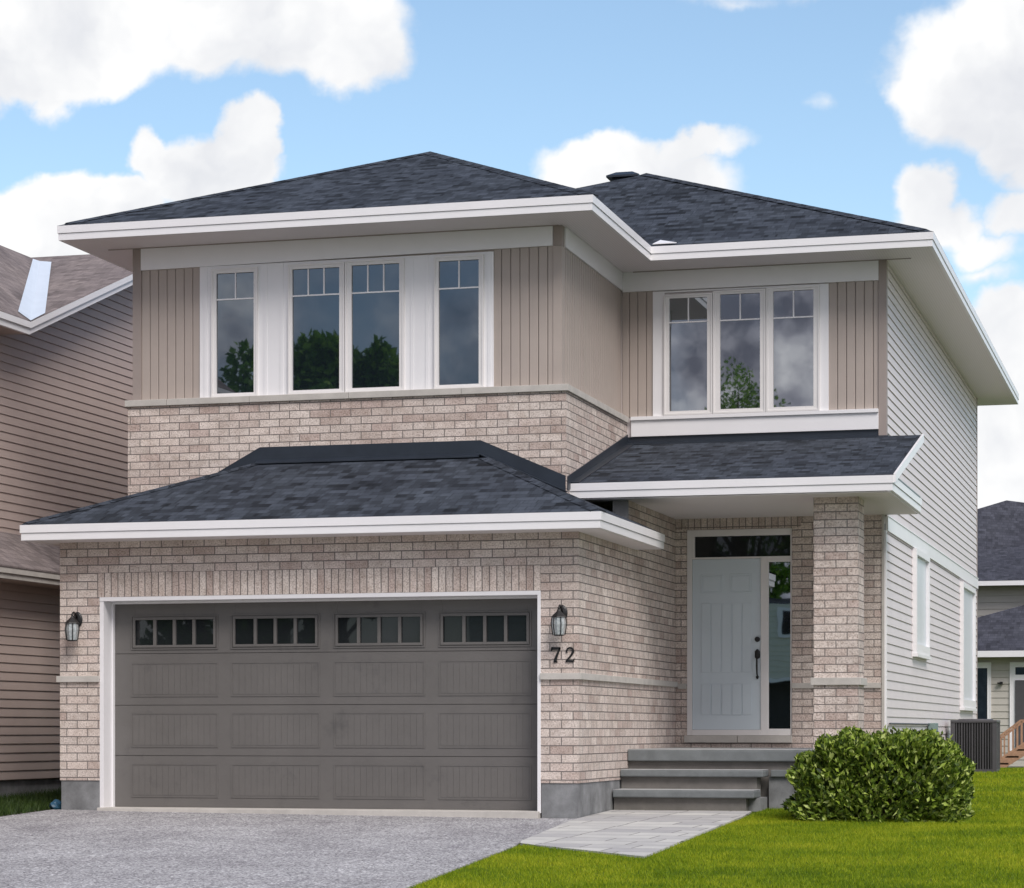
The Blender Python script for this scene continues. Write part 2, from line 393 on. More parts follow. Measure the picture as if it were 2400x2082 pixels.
# ------------------------------------------------------------------ terrain
def gz(x, y):
    base = -.05 - .05*min(max((x+6.5)/6.5, 0), 1)
    if y < 0: base += .03*max(y, -24)
    elif y < 15: base += .024*y
    else: base += .36 - .016*(min(y, 60)-15)
    return base
def grid_sheet(name, m, x0, x1, y0, y1, nx, ny, dz=0, poly=None):
    xs = [x0+(x1-x0)*i/nx for i in range(nx+1)]; ys = [y0+(y1-y0)*i/ny for i in range(ny+1)]
    return xs, ys
def terrain():
    xs = sorted(set([-400,-200,-100,-60,-30,-15] + [x*.5 for x in range(-20, 31)] + [20,30,60,100,200,400]))
    ys = sorted(set([-400,-200,-100,-60,-45,-36] + [y*1. for y in range(-30, 45)] + [50,60,80,120,200,400]))
    mb = MB(); nx = len(xs)
    for y in ys:
        for x in xs: mb.v.append((x, y, gz(x, y)))
    for j in range(len(ys)-1):
        for i in range(nx-1):
            mb.f.append((j*nx+i, j*nx+i+1, (j+1)*nx+i+1, (j+1)*nx+i))
    o = mb.build('ground', M['lawn']); tag(o, 'green lawn ground around the house', kind='structure')
terrain()
def sheet(name, m, poly, dz, skirt=.06, step=1., label=None):
    """flat sheet following the ground, with a thin edge"""
    bm = bmesh.new(); vs = [bm.verts.new((x, y, 0)) for x, y in poly]; bm.faces.new(vs)
    ymin = min(p[1] for p in poly); ymax = max(p[1] for p in poly); xmin = min(p[0] for p in poly); xmax = max(p[0] for p in poly)
    y = math.ceil(ymin/step)*step
    while y < ymax:
        bmesh.ops.bisect_plane(bm, geom=bm.verts[:]+bm.edges[:]+bm.faces[:], plane_co=(0, y, 0), plane_no=(0, 1, 0)); y += step
    x = math.ceil(xmin/step)*step
    while x < xmax:
        bmesh.ops.bisect_plane(bm, geom=bm.verts[:]+bm.edges[:]+bm.faces[:], plane_co=(x, 0, 0), plane_no=(1, 0, 0)); x += step
    bm.verts.index_update()
    mb = MB(); mb.v = [(v.co.x, v.co.y, gz(v.co.x, v.co.y)+dz) for v in bm.verts]
    mb.f = [tuple(v.index for v in f.verts) for f in bm.faces]
    n = len(mb.v); mb.v += [(a, b, c-skirt) for a, b, c in mb.v]
    for e in bm.edges:
        if len(e.link_faces) == 1: i, j = e.verts[0].index, e.verts[1].index; mb.f.append((i, j, n+j, n+i))
    bm.free()
    o = mb.build(name, m); tag(o, label, kind='structure'); return o
sheet('driveway', M['gravel'], [(-6.62,.0),(-6.62,-1.5),(-6.7,-8),(-6.9,-25),(1.6,-25),(1.1,-13),(.68,-8.6),(.36,-4.1),(.27,-3.55),(.0,-.3),(0,0)], .012, label='pale speckled stone chip driveway in front of the garage')
sheet('path', M['paver'], [(0.004,1.7),(.004,-.3),(.275,-3.55),(.35,-3.85),(1.925,-5.26),(1.86,-2.3),(1.81,.65),(1.72,1.7)], .02, label='light grey paver path from driveway to the steps')
sheet('bounce_sheet', M['gravel'], [(8.2,-25),(16,-25),(16,26),(8.2,26)], .012, step=2, label='added grey sheet out of view at the right, tones down green bounce light')  # unseen sheet added to cut green bounce on the side wall
sheet('gap_shade_sheet', M['gap_shade'], [(-8.42,-1.9),(-6.64,-1.9),(-6.64,9),(-8.42,9)], .006, label='dark sheet painting the shade on the ground between the two houses')
sheet('road', M['road'], [(-60,-36),(60,-36),(60,-25.02),(-60,-25.02)], .012, step=5, label='asphalt street in front of the houses')

# ------------------------------------------------------------------ main house
YA, YB = 2.264, 5.626
XR = 2.85
H = thing('brick_house', (-1.8, 6, 0), 'two-storey beige brick and taupe siding house with dark hip roofs and grey garage door', 'house')

# garage brick
b = MB()
b.prism([(-6.525,0,.32),(-6.0,0,.32),(-6.0,0,2.55),(-.449,0,2.55),(-.449,0,.32),(0,0,.32),(0,0,3.24),(-6.525,0,3.24)], (0,.25,0))
b.box(-.2, 0, .25, 5.56, .32, 3.24); b.box(-.2, 0, 2.64, 5.56, 3.24, 3.815)
b.box(-6.525, -6.3, .25, 5.56, .32, 3.24)
b.build('brick_wall', M['brick'], H)
s = MB(); s.box(-6.03, -.449, -.003, 0, 2.553, 2.841); s.build('soldier_course', M['soldier'], H, uvrot=True)
MB().box(-.2, .0, 2.61, 2.64, 3.3, 3.815).build('beam_end', M['concrete'], H)
MB().box(-6.512, -6.0, .012, 5.5, -.7, .318).build('foundation_wall', M['foundation'], H)
MB().box(-.44, -.012, .012, 5.6, -.7, .318).build('foundation_wall', M['foundation'], H)
# stone bands
for bx in (((-6.56,-6.0,-.035,0),(-6.56,-6.525,0,5.5)), ((-.449,.035,-.035,0),(0,.035,0,5.56))):
    b = MB()
    for q_ in bx: b.box(*q_, 1.517, 1.592)
    b.build('stone_band', M['stone'], H, bevel=.004)
for q_ in ((.035,.152), (1.60,2.80)): MB().box(*q_, YB-.095, YB-.06, 1.495, 1.568).build('stone_band', M['stone'], H, bevel=.004)
# garage opening trim
t = MB(); t.box(-6.0, -5.95, .005, .34, -.03, 2.50); t.box(-.489, -.449, -.004, .34, -.03, 2.50); t.box(-6.0, -.449, -.002, .34, 2.50, 2.549)
t.box(-5.95, -5.93, .24, .30, -.02, 2.50); t.box(-5.93, -.489, .24, .3, 2.475, 2.50)
t.build('garage_door_frame', M['white'], H, bevel=.003)
MB().box(-5.99, -.46, -.10, .5, -.25, -.008).build('garage_sill', M['stone'], H, bevel=.006)
# garage door
gd = MB().box(-5.948, -.491, .335, .37, -.006, 2.5).build('garage_door', M['greydoor'], H)
cols = [(-5.715,-4.575), (-4.405,-3.265), (-3.09,-1.945), (-1.775,-.64)]
rows = [(.112,.525), (.722,1.146), (1.34,1.758)]
secs = [(-.005,.617), (.623,1.234), (1.240,1.864), (1.870,2.495)]
sec = MB()
for i, (a, c) in enumerate(secs):
    if i < 3:
        sec.box(-5.948, -.491, .30, .334, a, c)
    else:   # top section has four real openings
        xs = [-5.948]; 
        for x0, x1 in cols: xs += [x0+.05, x1-.05]
        xs.append(-.491)
        for k in range(0, len(xs), 2): sec.box(xs[k], xs[k+1], .30, .334, a, c)
        for x0, x1 in cols: sec.box(x0+.05, x1-.05, .30, .334, a, 1.965); sec.box(x0+.05, x1-.05, .30, .334, 2.292, c)
sec.build('door_section', M['greydoor'], gd, bevel=.002)
for (z0, z1) in rows:
    for (x0, x1) in cols:
        p = MB(); w = .016
        p.box(x0, x1, .295, .30, z1-w, z1); p.box(x0, x1, .293, .30, z0, z0+w); p.box(x0, x0+w, .295, .30, z0+w, z1-w); p.box(x1-w, x1, .295, .30, z0+w, z1-w)
        n = 14; bw = (x1-x0-2*w-.02)/n
        for k in range(n):
            a = x0+w+.01+k*bw; p.box(a+.0025, a+bw-.0025, .297, .30, z0+w+.012, z1-w-.012)
        p.build('door_panel', M['greydoor'], gd)
for (x0, x1) in cols:
    fr = MB(); a, c, z0, z1 = x0, x1, 1.915, 2.335
    for w, yy, d in ((.014, .288, 0), (.030, .281, .026)):
        A, C, Z0, Z1 = a+d, c-d, z0+d, z1-d
        fr.box(A, C, yy, .30, Z1-w, Z1); fr.box(A, C, yy, .30, Z0, Z0+w); fr.box(A, A+w, yy, .30, Z0+w, Z1-w); fr.box(C-w, C, yy, .30, Z0+w, Z1-w)
    A, C = a+.056, c-.056
    for k in (1, 2, 3):
        xm = A+(C-A)*k/4; fr.box(xm-.019, xm+.019, .288, .318, z0+.05, z1-.05)
    wf = fr.build('garage_window', M['greydoor'], gd)
    MB().box(x0+.045, x1-.045, .319, .323, 1.96, 2.295).build('window_pane', M['darkglass'], gd)

# fascia helper: two-step metal fascia along a polyline of eave points (plan), z top
def fascia(name, pts, z, parent, hu=.095, hl=.09, sides=None):
    """pts: plan polyline walked so that outside is on the right-hand side"""
    m = MB()
    def offs(d):
        out = []
        for i, p in enumerate(pts):
            p = Vector((*p, 0)); ns = []
            if i > 0: t = (p-Vector((*pts[i-1], 0))).normalized(); ns.append(Vector((t.y, -t.x, 0)))
            if i < len(pts)-1: t = (Vector((*pts[i+1], 0))-p).normalized(); ns.append(Vector((t.y, -t.x, 0)))
            n = sum(ns, Vector())
            if len(ns) == 2: n = n/(1+ns[0].dot(ns[1]))
            out.append(p+n*d)
        return out
    for (d, zt, zb) in ((0, z, z-hu), (-.022, z-hu, z-hu-.006), (-.012, z-hu-.006, z-hu-hl)):
        o = offs(d); q = offs(d-.04)
        for i in range(len(pts)-1):
            m.hexa([(o[i].x,o[i].y,zb),(o[i+1].x,o[i+1].y,zb),(q[i+1].x,q[i+1].y,zb),(q[i].x,q[i].y,zb),
                    (o[i].x,o[i].y,zt),(o[i+1].x,o[i+1].y,zt),(q[i+1].x,q[i+1].y,zt),(q[i].x,q[i].y,zt)])
    return m.build(name, M['white'], parent)

# ---- garage roof
GX0, GX1, GY, GZ = -6.84, .375, -.45, 3.412
r = MB()
hl, hr = (-4.749, YA, 4.395), (-1.82, YA, 4.395)
YG = 3.02
kr = (4.395-GZ)/(GX1-hr[0]); kl = (4.395-GZ)/(hl[0]-GX0)
r.poly([(GX0,GY,GZ),(GX1,GY,GZ),hr,hl])
r.poly([(GX1,GY,GZ),(GX1,YG,GZ),(hr[0],YG,4.395),hr])
r.poly([(GX0,GY,GZ),hl,(hl[0],YA+.3,4.395),(GX0,YA+.3,GZ)])
zz = GZ-.0015
r.poly([(GX0,GY,zz),(GX0,YA+.3,zz),(GX1,YA+.3,zz),(GX1,GY,zz)])
r.poly([(GX0,GY,zz),(GX1,GY,zz),(GX1,GY,GZ),(GX0,GY,GZ)]); r.poly([(GX1,GY,zz),(GX1,YG,zz),(GX1,YG,GZ),(GX1,GY,GZ)]); r.poly([(GX0,GY,zz),(GX0,GY,GZ),(GX0,YA+.3,GZ),(GX0,YA+.3,zz)])
r.poly([(GX1,YG,zz),(GX1,YG,GZ),(0,YG,GZ+kr*GX1),(0,YG,zz)])
groof = r.build('garage_roof', M['shingle'], H)
# hip cap shingles
def caps(mb, a, b, w=.13, th=.004, step=.28):
    a = Vector(a); b = Vector(b); n = int((b-a).length/step); t = (b-a).normalized(); s_ = t.cross(Vector((0,0,1))).normalized(); u = s_.cross(t)
    a = a+(b-a)*.022
    for i in range(n):
        p = a+(b-a)*i/n; q = a+(b-a)*min(1, (i+1.12)/n)
        for sg in (-1, 1):
            mb.poly([p+u*(th+.012), q+u*(.006+.012), q+s_*sg*w-Vector((0,0,w*.30))+u*.008, p+s_*sg*w-Vector((0,0,w*.30))+u*(.012+.008)])
        mb.poly([p+u*(th+.012), p-s_*w-Vector((0,0,w*.30))+u*.02, p-s_*w-Vector((0,0,w*.30)), p, p+s_*w-Vector((0,0,w*.30)), p+s_*w-Vector((0,0,w*.30))+u*.02])
for a_, b_ in (((GX1,GY,GZ), hr), ((GX0,GY,GZ), hl)):
    c = MB(); caps(c, a_, b_, .10); c.build('hip_cap', M['shingle'], groof)
fl = MB()
yf = YA-.095
fl.prism([(-4.78,yf,4.37),(-1.80,yf,4.365),(-1.80,yf,4.575),(-4.76,yf,4.575)], (0,.012,0))
fl.prism([(-4.80,yf-.07,4.355),(-1.80,yf-.07,4.355),(-1.80,yf,4.40),(-4.80,yf,4.40)], (0,0,.012))
fl.prism([(-1.80,yf,4.575),(-1.80,yf,4.36),(-.70,yf,3.87),(-.70,yf,4.10)], (0,.012,0))
fl.prism([(-4.76,yf,4.575),(-4.78,yf,4.36),(-6.61,yf,3.50),(-6.61,yf,3.60)], (0,.012,0))
# wide metal strip on the right slope beside the hip
def gslope(x, y): return GZ+kr*(GX1-x)
fl.prism([(-1.80,yf-.09,gslope(-1.80,0)+.004),(-.66,yf-.09,gslope(-.66,0)+.012),(-.66,yf+.02,gslope(-.66,0)+.012),(-1.80,yf+.02,gslope(-1.80,0)+.012)], (0,0,.012))
fl.build('roof_flashing', M['flashing'], groof)
gf = fascia('garage_fascia', [(GX0,YA+.3),(GX0,GY),(GX1,GY),(GX1,3.06)], GZ-.002, H)
MB().box(GX0+.05, GX1-.05, GY+.05, 0.0, 3.222, 3.232).box(.0, GX1-.05, 0, 3.04, 3.222, 3.232).box(GX0+.05, -6.525, 0, YA+.3, 3.222, 3.232).build('garage_soffit', M['soffit'], H)
MB().box(0, GX1-.05, 3.035, 3.055, 3.232, 3.40).build('fascia_end', M['white'], gf)

# ---- upper brick and stone ledge (front block)
b = MB(); b.box(-6.605, -.695, YA-.08, YB, 3.3, 5.157)
b.build('upper_brick_wall', M['brick'], H)
b = MB(); xs_ = [-6.64,-6.05,-4.9,-3.55,-2.05,-.66]
for a_, c_ in zip(xs_, xs_[1:]): b.box(a_+.002, c_-.002, YA-.115, YA+.1, 5.157, 5.24)
ys_ = [YA+.104, 3.3, 4.5, YB-.03]
for a_, c_ in zip(ys_, ys_[1:]): b.box(-.8, -.662, a_+.002, c_-.002, 5.157, 5.24)
b.build('stone_ledge', M['stone'], H, bevel=.005)
# ---- upper front block walls
core = MB(); core.box(-6.53, -.787-.0, YA+.0, YB+2, 5.24, 7.25)
core.build('front_block_wall', M['taupe'], H)
boards((-6.44,YA,0), (1,0,0), (0,-1,0), .825, 5.24, 6.965).build('vertical_siding', M['taupe'], H)
boards((-1.648,YA,0), (1,0,0), (0,-1,0), .77, 5.24, 6.99, phase=.02).build('vertical_siding', M['taupe'], H)
boards((-.787,YA+.09,0), (0,1,0), (1,0,0), YB-YA-.09, 5.24, 6.99, gap=.024, out=.016).build('vertical_siding', M['taupe'], H)
MB().box(-.878, -.762, YA-.028, YA, 6.985, 7.235).box(-.787, -.762, YA, YA+.10, 6.985, 7.235).build('corner_board', M['cornertaupe'], H)
MB().box(-.878, -.765, YA-.022, YA, 5.24, 6.983).box(-.787, -.765, YA, YA+.10, 5.24, 6.983).build('corner_board', M['taupe'], H)
MB().box(-6.56, -6.44, YA-.03, YA, 5.24, 7.235).box(-6.56, -6.53, YA, YA+.1, 5.24, 7.235).build('corner_board', M['cornertaupe'], H)
MB().prism([(-6.44,YA-.042,6.945),(-.88,YA-.042,6.985),(-.88,YA-.042,7.235),(-6.44,YA-.042,7.235)], (0,.042,0)).build('frieze_board', M['white'], H)
MB().box(-.787, -.745, YA+.10, YB-.045, 6.985, 7.235).build('frieze_board', M['white'], H)
MB().box(-.745, 2.764, YB-.042, YB, 6.965, 7.235).build('frieze_board', M['white'], H)
lp = lap((-6.53,YA+.1,0), (0,1,0), (-1,0,0), 17.5, 3.6, 7.24, .123); lp.build('far_side_siding', M['greysiding'], H)

# ---- right block front, upper
MB().box(-.787, XR-.001, YB, 20.06, 3.7, 7.25).build('main_block_wall', M['greysiding'], H)
boards((-.76,YB,0), (1,0,0), (0,-1,0), .434, 5.24, 6.967, phase=.02).build('vertical_siding', M['taupe'], H)
boards((2.094,YB,0), (1,0,0), (0,-1,0), .67, 5.24, 6.967).build('vertical_siding', M['taupe'], H)
MB().box(2.764, XR+.022, YB-.03, YB, 4.86, 7.235).box(XR, XR+.022, YB, YB+.09, 3.8, 7.235).build('corner_board', M['cornertaupe'], H)
MB().box(XR, XR+.02, 19.97, 20.07, .3, 7.235).build('corner_board', M['cornertaupe'], H)
sl = MB(); sl.box(-.63, 2.764, YB-.075, YB, 5.19, 5.24); sl.box(-.63, 2.764, YB-.045, YB, 4.967, 5.19)
sl.build('window_apron', M['white'], H, bevel=.003)

# ---- windows
def window(x0, x1, z0, z1, y, gl, mcols, mz, parent=H, fm=None, name='window', gm=None, mw=.018, proud=.0):
    """frame outer x0..x1,z0..z1; gl glass rect (x0,x1,z0,z1); y front of frame"""
    fm = fm or M['offwhite']; g0, g1, h0, h1 = gl
    yb = y+.065
    fr = MB()
    # outer frame and slimmer sash, both real rings
    o = .022
    for (A, C, B0, B1, yy, a, c, b0, b1) in ((x0, x1, z0, z1, y, x0+o, x1-o, z0+o, z1-o), (x0+o, x1-o, z0+o, z1-o, y+.012, g0, g1, h0, h1)):
        fr.box(A, a, yy, yb, B0, B1); fr.box(c, C, yy, yb, B0, B1); fr.box(a, c, yy, yb, B0, b0); fr.box(a, c, yy, yb, b1, B1)
    w = fr.build(name, fm, parent)
    MB().box(g0-.004, g1+.004, y+.040, y+.046, h0-.004, h1+.004).build('window_pane', gm or M['glass'], w)
    if mcols or mz:
        mu = MB()
        if mz: mu.box(g0, g1, y+.030, y+.0395, mz-mw/2, mz+mw/2)
        for k in range(1, mcols):
            xm = g0+(g1-g0)*k/mcols; mu.box(xm-mw/2, xm+mw/2, y+.030, y+.0395, (mz+mw/2) if mz else h0, h1)
        mu.build('muntin', M['white'], w)
    return w
# white surround panels
sp = MB()
zs0, zs1 = 5.242, 6.95
def surround(mb, xs, y, z0, z1, gaps):
    cur = xs[0]
    for a, c in gaps:
        mb.box(cur, a, y, y+.035, z0, z1); cur = c
    mb.box(cur, xs[1], y, y+.035, z0, z1)
ws = [(-5.442,-4.804,(-5.375,-4.857,5.292,6.847),2), (-4.385,-3.620,(-4.330,-3.690,5.295,6.852),3), (-3.612,-2.821,(-3.525,-2.885,5.295,6.862),3), (-2.422,-1.769,(-2.362,-1.835,5.292,6.857),2)]
surround(sp, (-5.615,-1.648), YA-.036, zs0, zs1, [(-5.44,-4.806), (-4.383,-2.823), (-2.42,-1.771)])
sp.box(-5.44, -4.806, YA-.036, YA-.001, zs0, 5.25); sp.box(-4.383, -2.823, YA-.036, YA-.001, zs0, 5.25); sp.box(-2.42, -1.771, YA-.036, YA-.001, zs0, 5.25)
sp.box(-5.44, -4.806, YA-.036, YA-.001, 6.905, zs1); sp.box(-4.383, -2.823, YA-.036, YA-.001, 6.91, zs1); sp.box(-2.42, -1.771, YA-.036, YA-.001, 6.92, zs1)
for x in (-5.530, -4.70, -4.48, -2.72, -2.52, -1.70):
    sp.box(x-.022, x+.022, YA-.044, YA-.036, zs0, zs1)
sp.build('window_surround', M['white'], H, bevel=.002)
for x0, x1, g, n in ws:
    window(x0, x1, 5.245, g[3]+.06, YA-.072, g, n, 6.51)
sp = MB()
surround(sp, (-.326, 2.094), YB-.036, 5.242, 6.95, [(-.166, 1.975)])
sp.box(-.166, 1.975, YB-.036, YB-.001, 6.93, 6.95)
sp.box(-.13,1.95,YB-.03,YB-.001,5.242,5.25)
sp.build('window_surround', M['white'], H, bevel=.002)
wb = [(-.166,.509,(-.092,.437,5.30,6.845)), (.515,1.244,(.615,1.165,5.304,6.868)), (1.250,1.975,(1.345,1.893,5.306,6.878))]
for x0, x1, g in wb:
    window(x0, x1, 5.243, g[3]+.05, YB-.072, g, 2, 6.515, gm=M['brightglass'])

# ---- main roof
EZ = 7.425
AX0, AX1, AY = -7.27, -.18, YA-.8
BX1, BY = 3.57, YB-.8
rf = MB(); th = .0015
pa = (-3.64, 5.96, 9.15); pa2 = (-3.64, 9.2, 9.15)
rf.poly([(AX0,AY,EZ),(AX1,AY,EZ),pa])
rf.poly([(AX1,AY,EZ),(AX1,9.2,EZ),pa2,pa])
rf.poly([(AX0,AY,EZ),pa,pa2,(AX0,9.2,EZ)])
for a, c in (((AX0,AY),(AX1,AY)), ((AX1,AY),(AX1,BY+.2)), ((AX0,AY),(AX0,9.2))):
    rf.poly([(*a,EZ-th),(*c,EZ-th),(*c,EZ),(*a,EZ)])
YBK = 21.2
pb = (-1.32, 9.73, 9.52); pb2 = (-1.32, YBK-4.9, 9.52)
rf.poly([(AX0,BY,EZ+.002),(BX1,BY,EZ+.002),pb])
rf.poly([(BX1,BY,EZ+.002),(BX1,YBK,EZ+.002),pb2,pb])
rf.poly([(AX0,BY,EZ+.002),pb,pb2,(AX0,YBK,EZ+.002)])
rf.poly([(BX1,YBK,EZ+.002),(AX0,YBK,EZ+.002),pb2])
rf.poly([(AX1,BY,EZ-th),(BX1,BY,EZ-th),(BX1,BY,EZ+.002),(AX1,BY,EZ+.002)]); rf.poly([(BX1,BY,EZ-th),(BX1,YBK,EZ-th),(BX1,YBK,EZ+.002),(BX1,BY,EZ+.002)])
roof = rf.build('main_roof', M['shingle'], H)
for a_, b_ in (((AX0,AY,EZ), pa), ((AX1,AY,EZ), pa), ((BX1,BY,EZ), pb)):
    c = MB(); caps(c, a_, b_); c.build('hip_cap', M['shingle'], roof)
fascia('main_fascia', [(AX0,YBK),(AX0,AY),(AX1,AY),(AX1,BY),(BX1,BY),(BX1,YBK),(AX0,YBK)], EZ-.002, H)
sf = MB(); zs = 7.237
sf.poly([(AX0+.05,AY+.05,zs),(AX1-.05,AY+.05,zs),(AX1-.05,YA+.02,zs),(AX0+.05,YA+.02,zs)])
sf.poly([(-.80,YA+.02,zs),(AX1-.05,YA+.02,zs),(AX1-.05,YB+.02,zs),(-.80,YB+.02,zs)])
sf.poly([(AX1-.05,BY+.05,zs),(BX1-.05,BY+.05,zs),(BX1-.05,YB+.02,zs),(AX1-.05,YB+.02,zs)])
sf.poly([(2.83,YB+.02,zs),(BX1-.05,YB+.02,zs),(BX1-.05,YBK-.05,zs),(2.83,YBK-.05,zs)])
sf.poly([(AX0+.05,YA+.02,zs),(-6.5,YA+.02,zs),(-6.5,YBK-.05,zs),(AX0+.05,YBK-.05,zs)])
sf.poly([(-6.5,20.0,zs),(2.83,20.0,zs),(2.83,YBK-.05,zs),(-6.5,YBK-.05,zs)])
sf.build('soffit', M['soffit'], H)
MB().box(-6.9, -.80, YA-.052, YA-.044, 7.226, 7.2365).build('soffit_channel', M['cornertaupe'], H)
MB().box(-.6, 3.2, YB-.052, YB-.044, 7.226, 7.2365).build('soffit_channel', M['cornertaupe'], H)
# valley corner splash plate
MB().prism([(AX1+.01,BY+.03,EZ+.03),(AX1+.34,BY+.02,EZ+.03),(AX1+.06,BY+.30,EZ+.13)], (0,0,.01)).build('valley_plate', M['white'], roof)
# roof vent
v = MB(); vx0, vx1, vy0, vy1 = -1.98, -1.56, 10.1, 10.5
v.hexa([(vx0,vy0,9.2),(vx1,vy0,9.2),(vx1,vy1,9.2),(vx0,vy1,9.2),(vx0+.03,vy0+.03,9.58),(vx1-.03,vy0+.03,9.58),(vx1-.03,vy1-.03,9.58),(vx0+.03,vy1-.03,9.58)])
v.hexa([(vx0-.05,vy0-.05,9.58),(vx1+.05,vy0-.05,9.58),(vx1+.05,vy1+.05,9.58),(vx0-.05,vy1+.05,9.58),(vx0-.05,vy0-.05,9.61),(vx1+.05,vy0-.05,9.61),(vx1+.05,vy1+.05,9.61),(vx0-.05,vy1+.05,9.61)])
v.hexa([(vx0-.05,vy0-.05,9.61),(vx1+.05,vy0-.05,9.61),(vx1+.05,vy1+.05,9.61),(vx0-.05,vy1+.05,9.61),(vx0+.08,vy0+.08,9.68),(vx1-.08,vy0+.08,9.68),(vx1-.08,vy1-.08,9.68),(vx0+.08,vy1-.08,9.68)])
v.build('roof_vent', M['flashing'], roof)

# ---- side wall (faces +x)
SX = XR
lap((SX,YB+.0,0), (0,1,0), (1,0,0), 20.07-YB, .36, 3.61, .1235).build('side_siding', M['greysiding'], H)
lap((SX,YB+.09,0), (0,1,0), (1,0,0), 19.97-YB-.09, 3.81, 7.23, .1235).build('side_siding', M['greysiding'], H)
MB().box(-.787, XR-.001, YB+.001, 20.06, -.4, 3.7).build('lower_block_wall', M['foundation'], H)
bt = MB(); bt.box(SX, SX+.035, YB+.02, 20.07, 3.61, 3.80); bt.box(SX, SX+.045, YB+.02, 20.07, 3.80, 3.812); bt.box(2.843, SX+.02, YB-.03, YB+.03, .36, 3.61)
bt.box(SX, SX+.03, YB, 20.07, .33, .36)
bt.build('belt_trim', M['white'], H)
def side_window(y0, y1, z0, z1):
    fr = MB(); w = .09; d = .075
    fr.box(SX, SX+d, y0, y0+w, z0, z1); fr.box(SX, SX+d, y1-w, y1, z0, z1); fr.box(SX, SX+d, y0+w, y1-w, z1-w, z1); fr.box(SX, SX+d, y0+w, y1-w, z0, z0+.14)
    fr.box(SX, SX+d+.02, y0-.02, y1+.02, z0-.05, z0)
    w_ = fr.build('side_window', M['white'], H)
    MB().box(SX+.02, SX+.026, y0+w, y1-w, z0+.14, z1-w).build('side_pane', M['palepane'], w_)
side_window(8.85, 10.75, 2.06, 3.60); side_window(16.5, 19.05, 1.33, 3.55)

# ---- porch roof
PX1, PY, PZ = 3.34, 2.35, 4.022
k = (4.875-PZ)/(YB-PY)
pz = lambda y: PZ+k*(y-PY)
r = MB()
XL = -.70
PE, XE = PY+.008, PX1-.002
r.hexa([(XL,PE,pz(PE)-.03),(XE,PE,pz(PE)-.03),(XE,YB-.01,pz(YB)-.03),(XL,YB-.01,pz(YB)-.03),(XL,PE,pz(PE)),(XE,PE,pz(PE)),(XE,YB-.01,pz(YB)),(XL,YB-.01,pz(YB))])
proof = r.build('porch_roof', M['shingle'], H)
fl = MB()
fl.box(-.69, 2.87, YB-.014, YB-.001, 4.84, 4.966)
fl.prism([(-.69,YB-.12,pz(YB-.12)+.004),(2.9,YB-.12,pz(YB-.12)+.004),(2.9,YB-.012,pz(YB)+.004),(-.69,YB-.012,pz(YB)+.004)], (0,0,.012))
fl.prism([(-.693,PY-.12,PZ-.10),(-.693,YB-.01,pz(YB)-.06),(-.693,YB-.01,pz(YB)+.13),(-.693,PY-.12,PZ+.075)], (.014,0,0))
fl.prism([(-.68,PY,PZ+.003),(-.68,YB,pz(YB)+.003),(-.57,YB,pz(YB)+.003),(-.57,PY,PZ+.003)], (0,0,.010))
fl.build('roof_flashing', M['flashing'], proof)
# front fascia (left end butts against the brick corner)
pf = fascia('porch_fascia', [(-.70,PY),(PX1,PY),(PX1,YB-.02)], PZ-.004, H)
MB().prism([(PX1,PY+.01,PZ-.09),(PX1,YB-.02,pz(YB)-.10),(PX1,YB-.02,pz(YB)+.01),(PX1,PY+.01,PZ+.012)], (.028,0,0)).build('rake_board', M['white'], H)
MB().box(PX1-.055, PX1+.004, PY+.35, YB-.25, PZ-.011, PZ+.008).build('return_cap', M['flashing'], pf)
MB().box(-.68, PX1-.05, PY+.05, YB-.0, 3.818, 3.828).build('porch_ceiling', M['soffit'], H)
# column
cx0, cx1, cy0, cy1 = 2.29, 2.845, 2.9, 3.45
col = MB().box(cx0, cx1, cy0, cy1, .684, 3.818).build('porch_column', M['brick'], H)
MB().box(cx0-.035, cx1+.035, cy0-.035, cy1+.035, 1.49, 1.583).build('column_band', M['stone'], col, bevel=.005)
# entry wall with opening
b = MB(); y0 = YB-.06
b.prism([(0,y0,.6),(2.81,y0,.6),(2.81,y0,3.818),(0,y0,3.818),(0,y0,3.668),(1.600,y0,3.668),(1.600,y0,.76),(.152,y0,.76),(.152,y0,3.668),(0,y0,3.668)][:0] or [(0,y0,.6),(.152,y0,.6),(.152,y0,3.668),(0,y0,3.668)], (0,.059,0))
b.box(.152, 1.600, y0, YB-.001, .6, .76); b.box(1.600, 2.81, y0, YB-.001, .6, 3.668); b.box(0, 2.81, y0, YB-.001, 3.668, 3.818)
b.build('entry_brick_wall', M['brick'], H)
MB().box(.0, 1.72, y0-.003, y0, 3.672, 3.818).build('soldier_course', M['soldier'], H, uvrot=True)
MB().box(2.811, 2.842, YB-.075, YB-.002, .36, 3.818).build('corner_trim', M['stone'], H)
ds = MB(); ds.box(.128, .86, YB-.115, YB+.02, .762, .858); ds.box(.866, 1.605, YB-.115, YB+.02, .762, .858); ds.build('door_sill', M['stone'], H, bevel=.004)
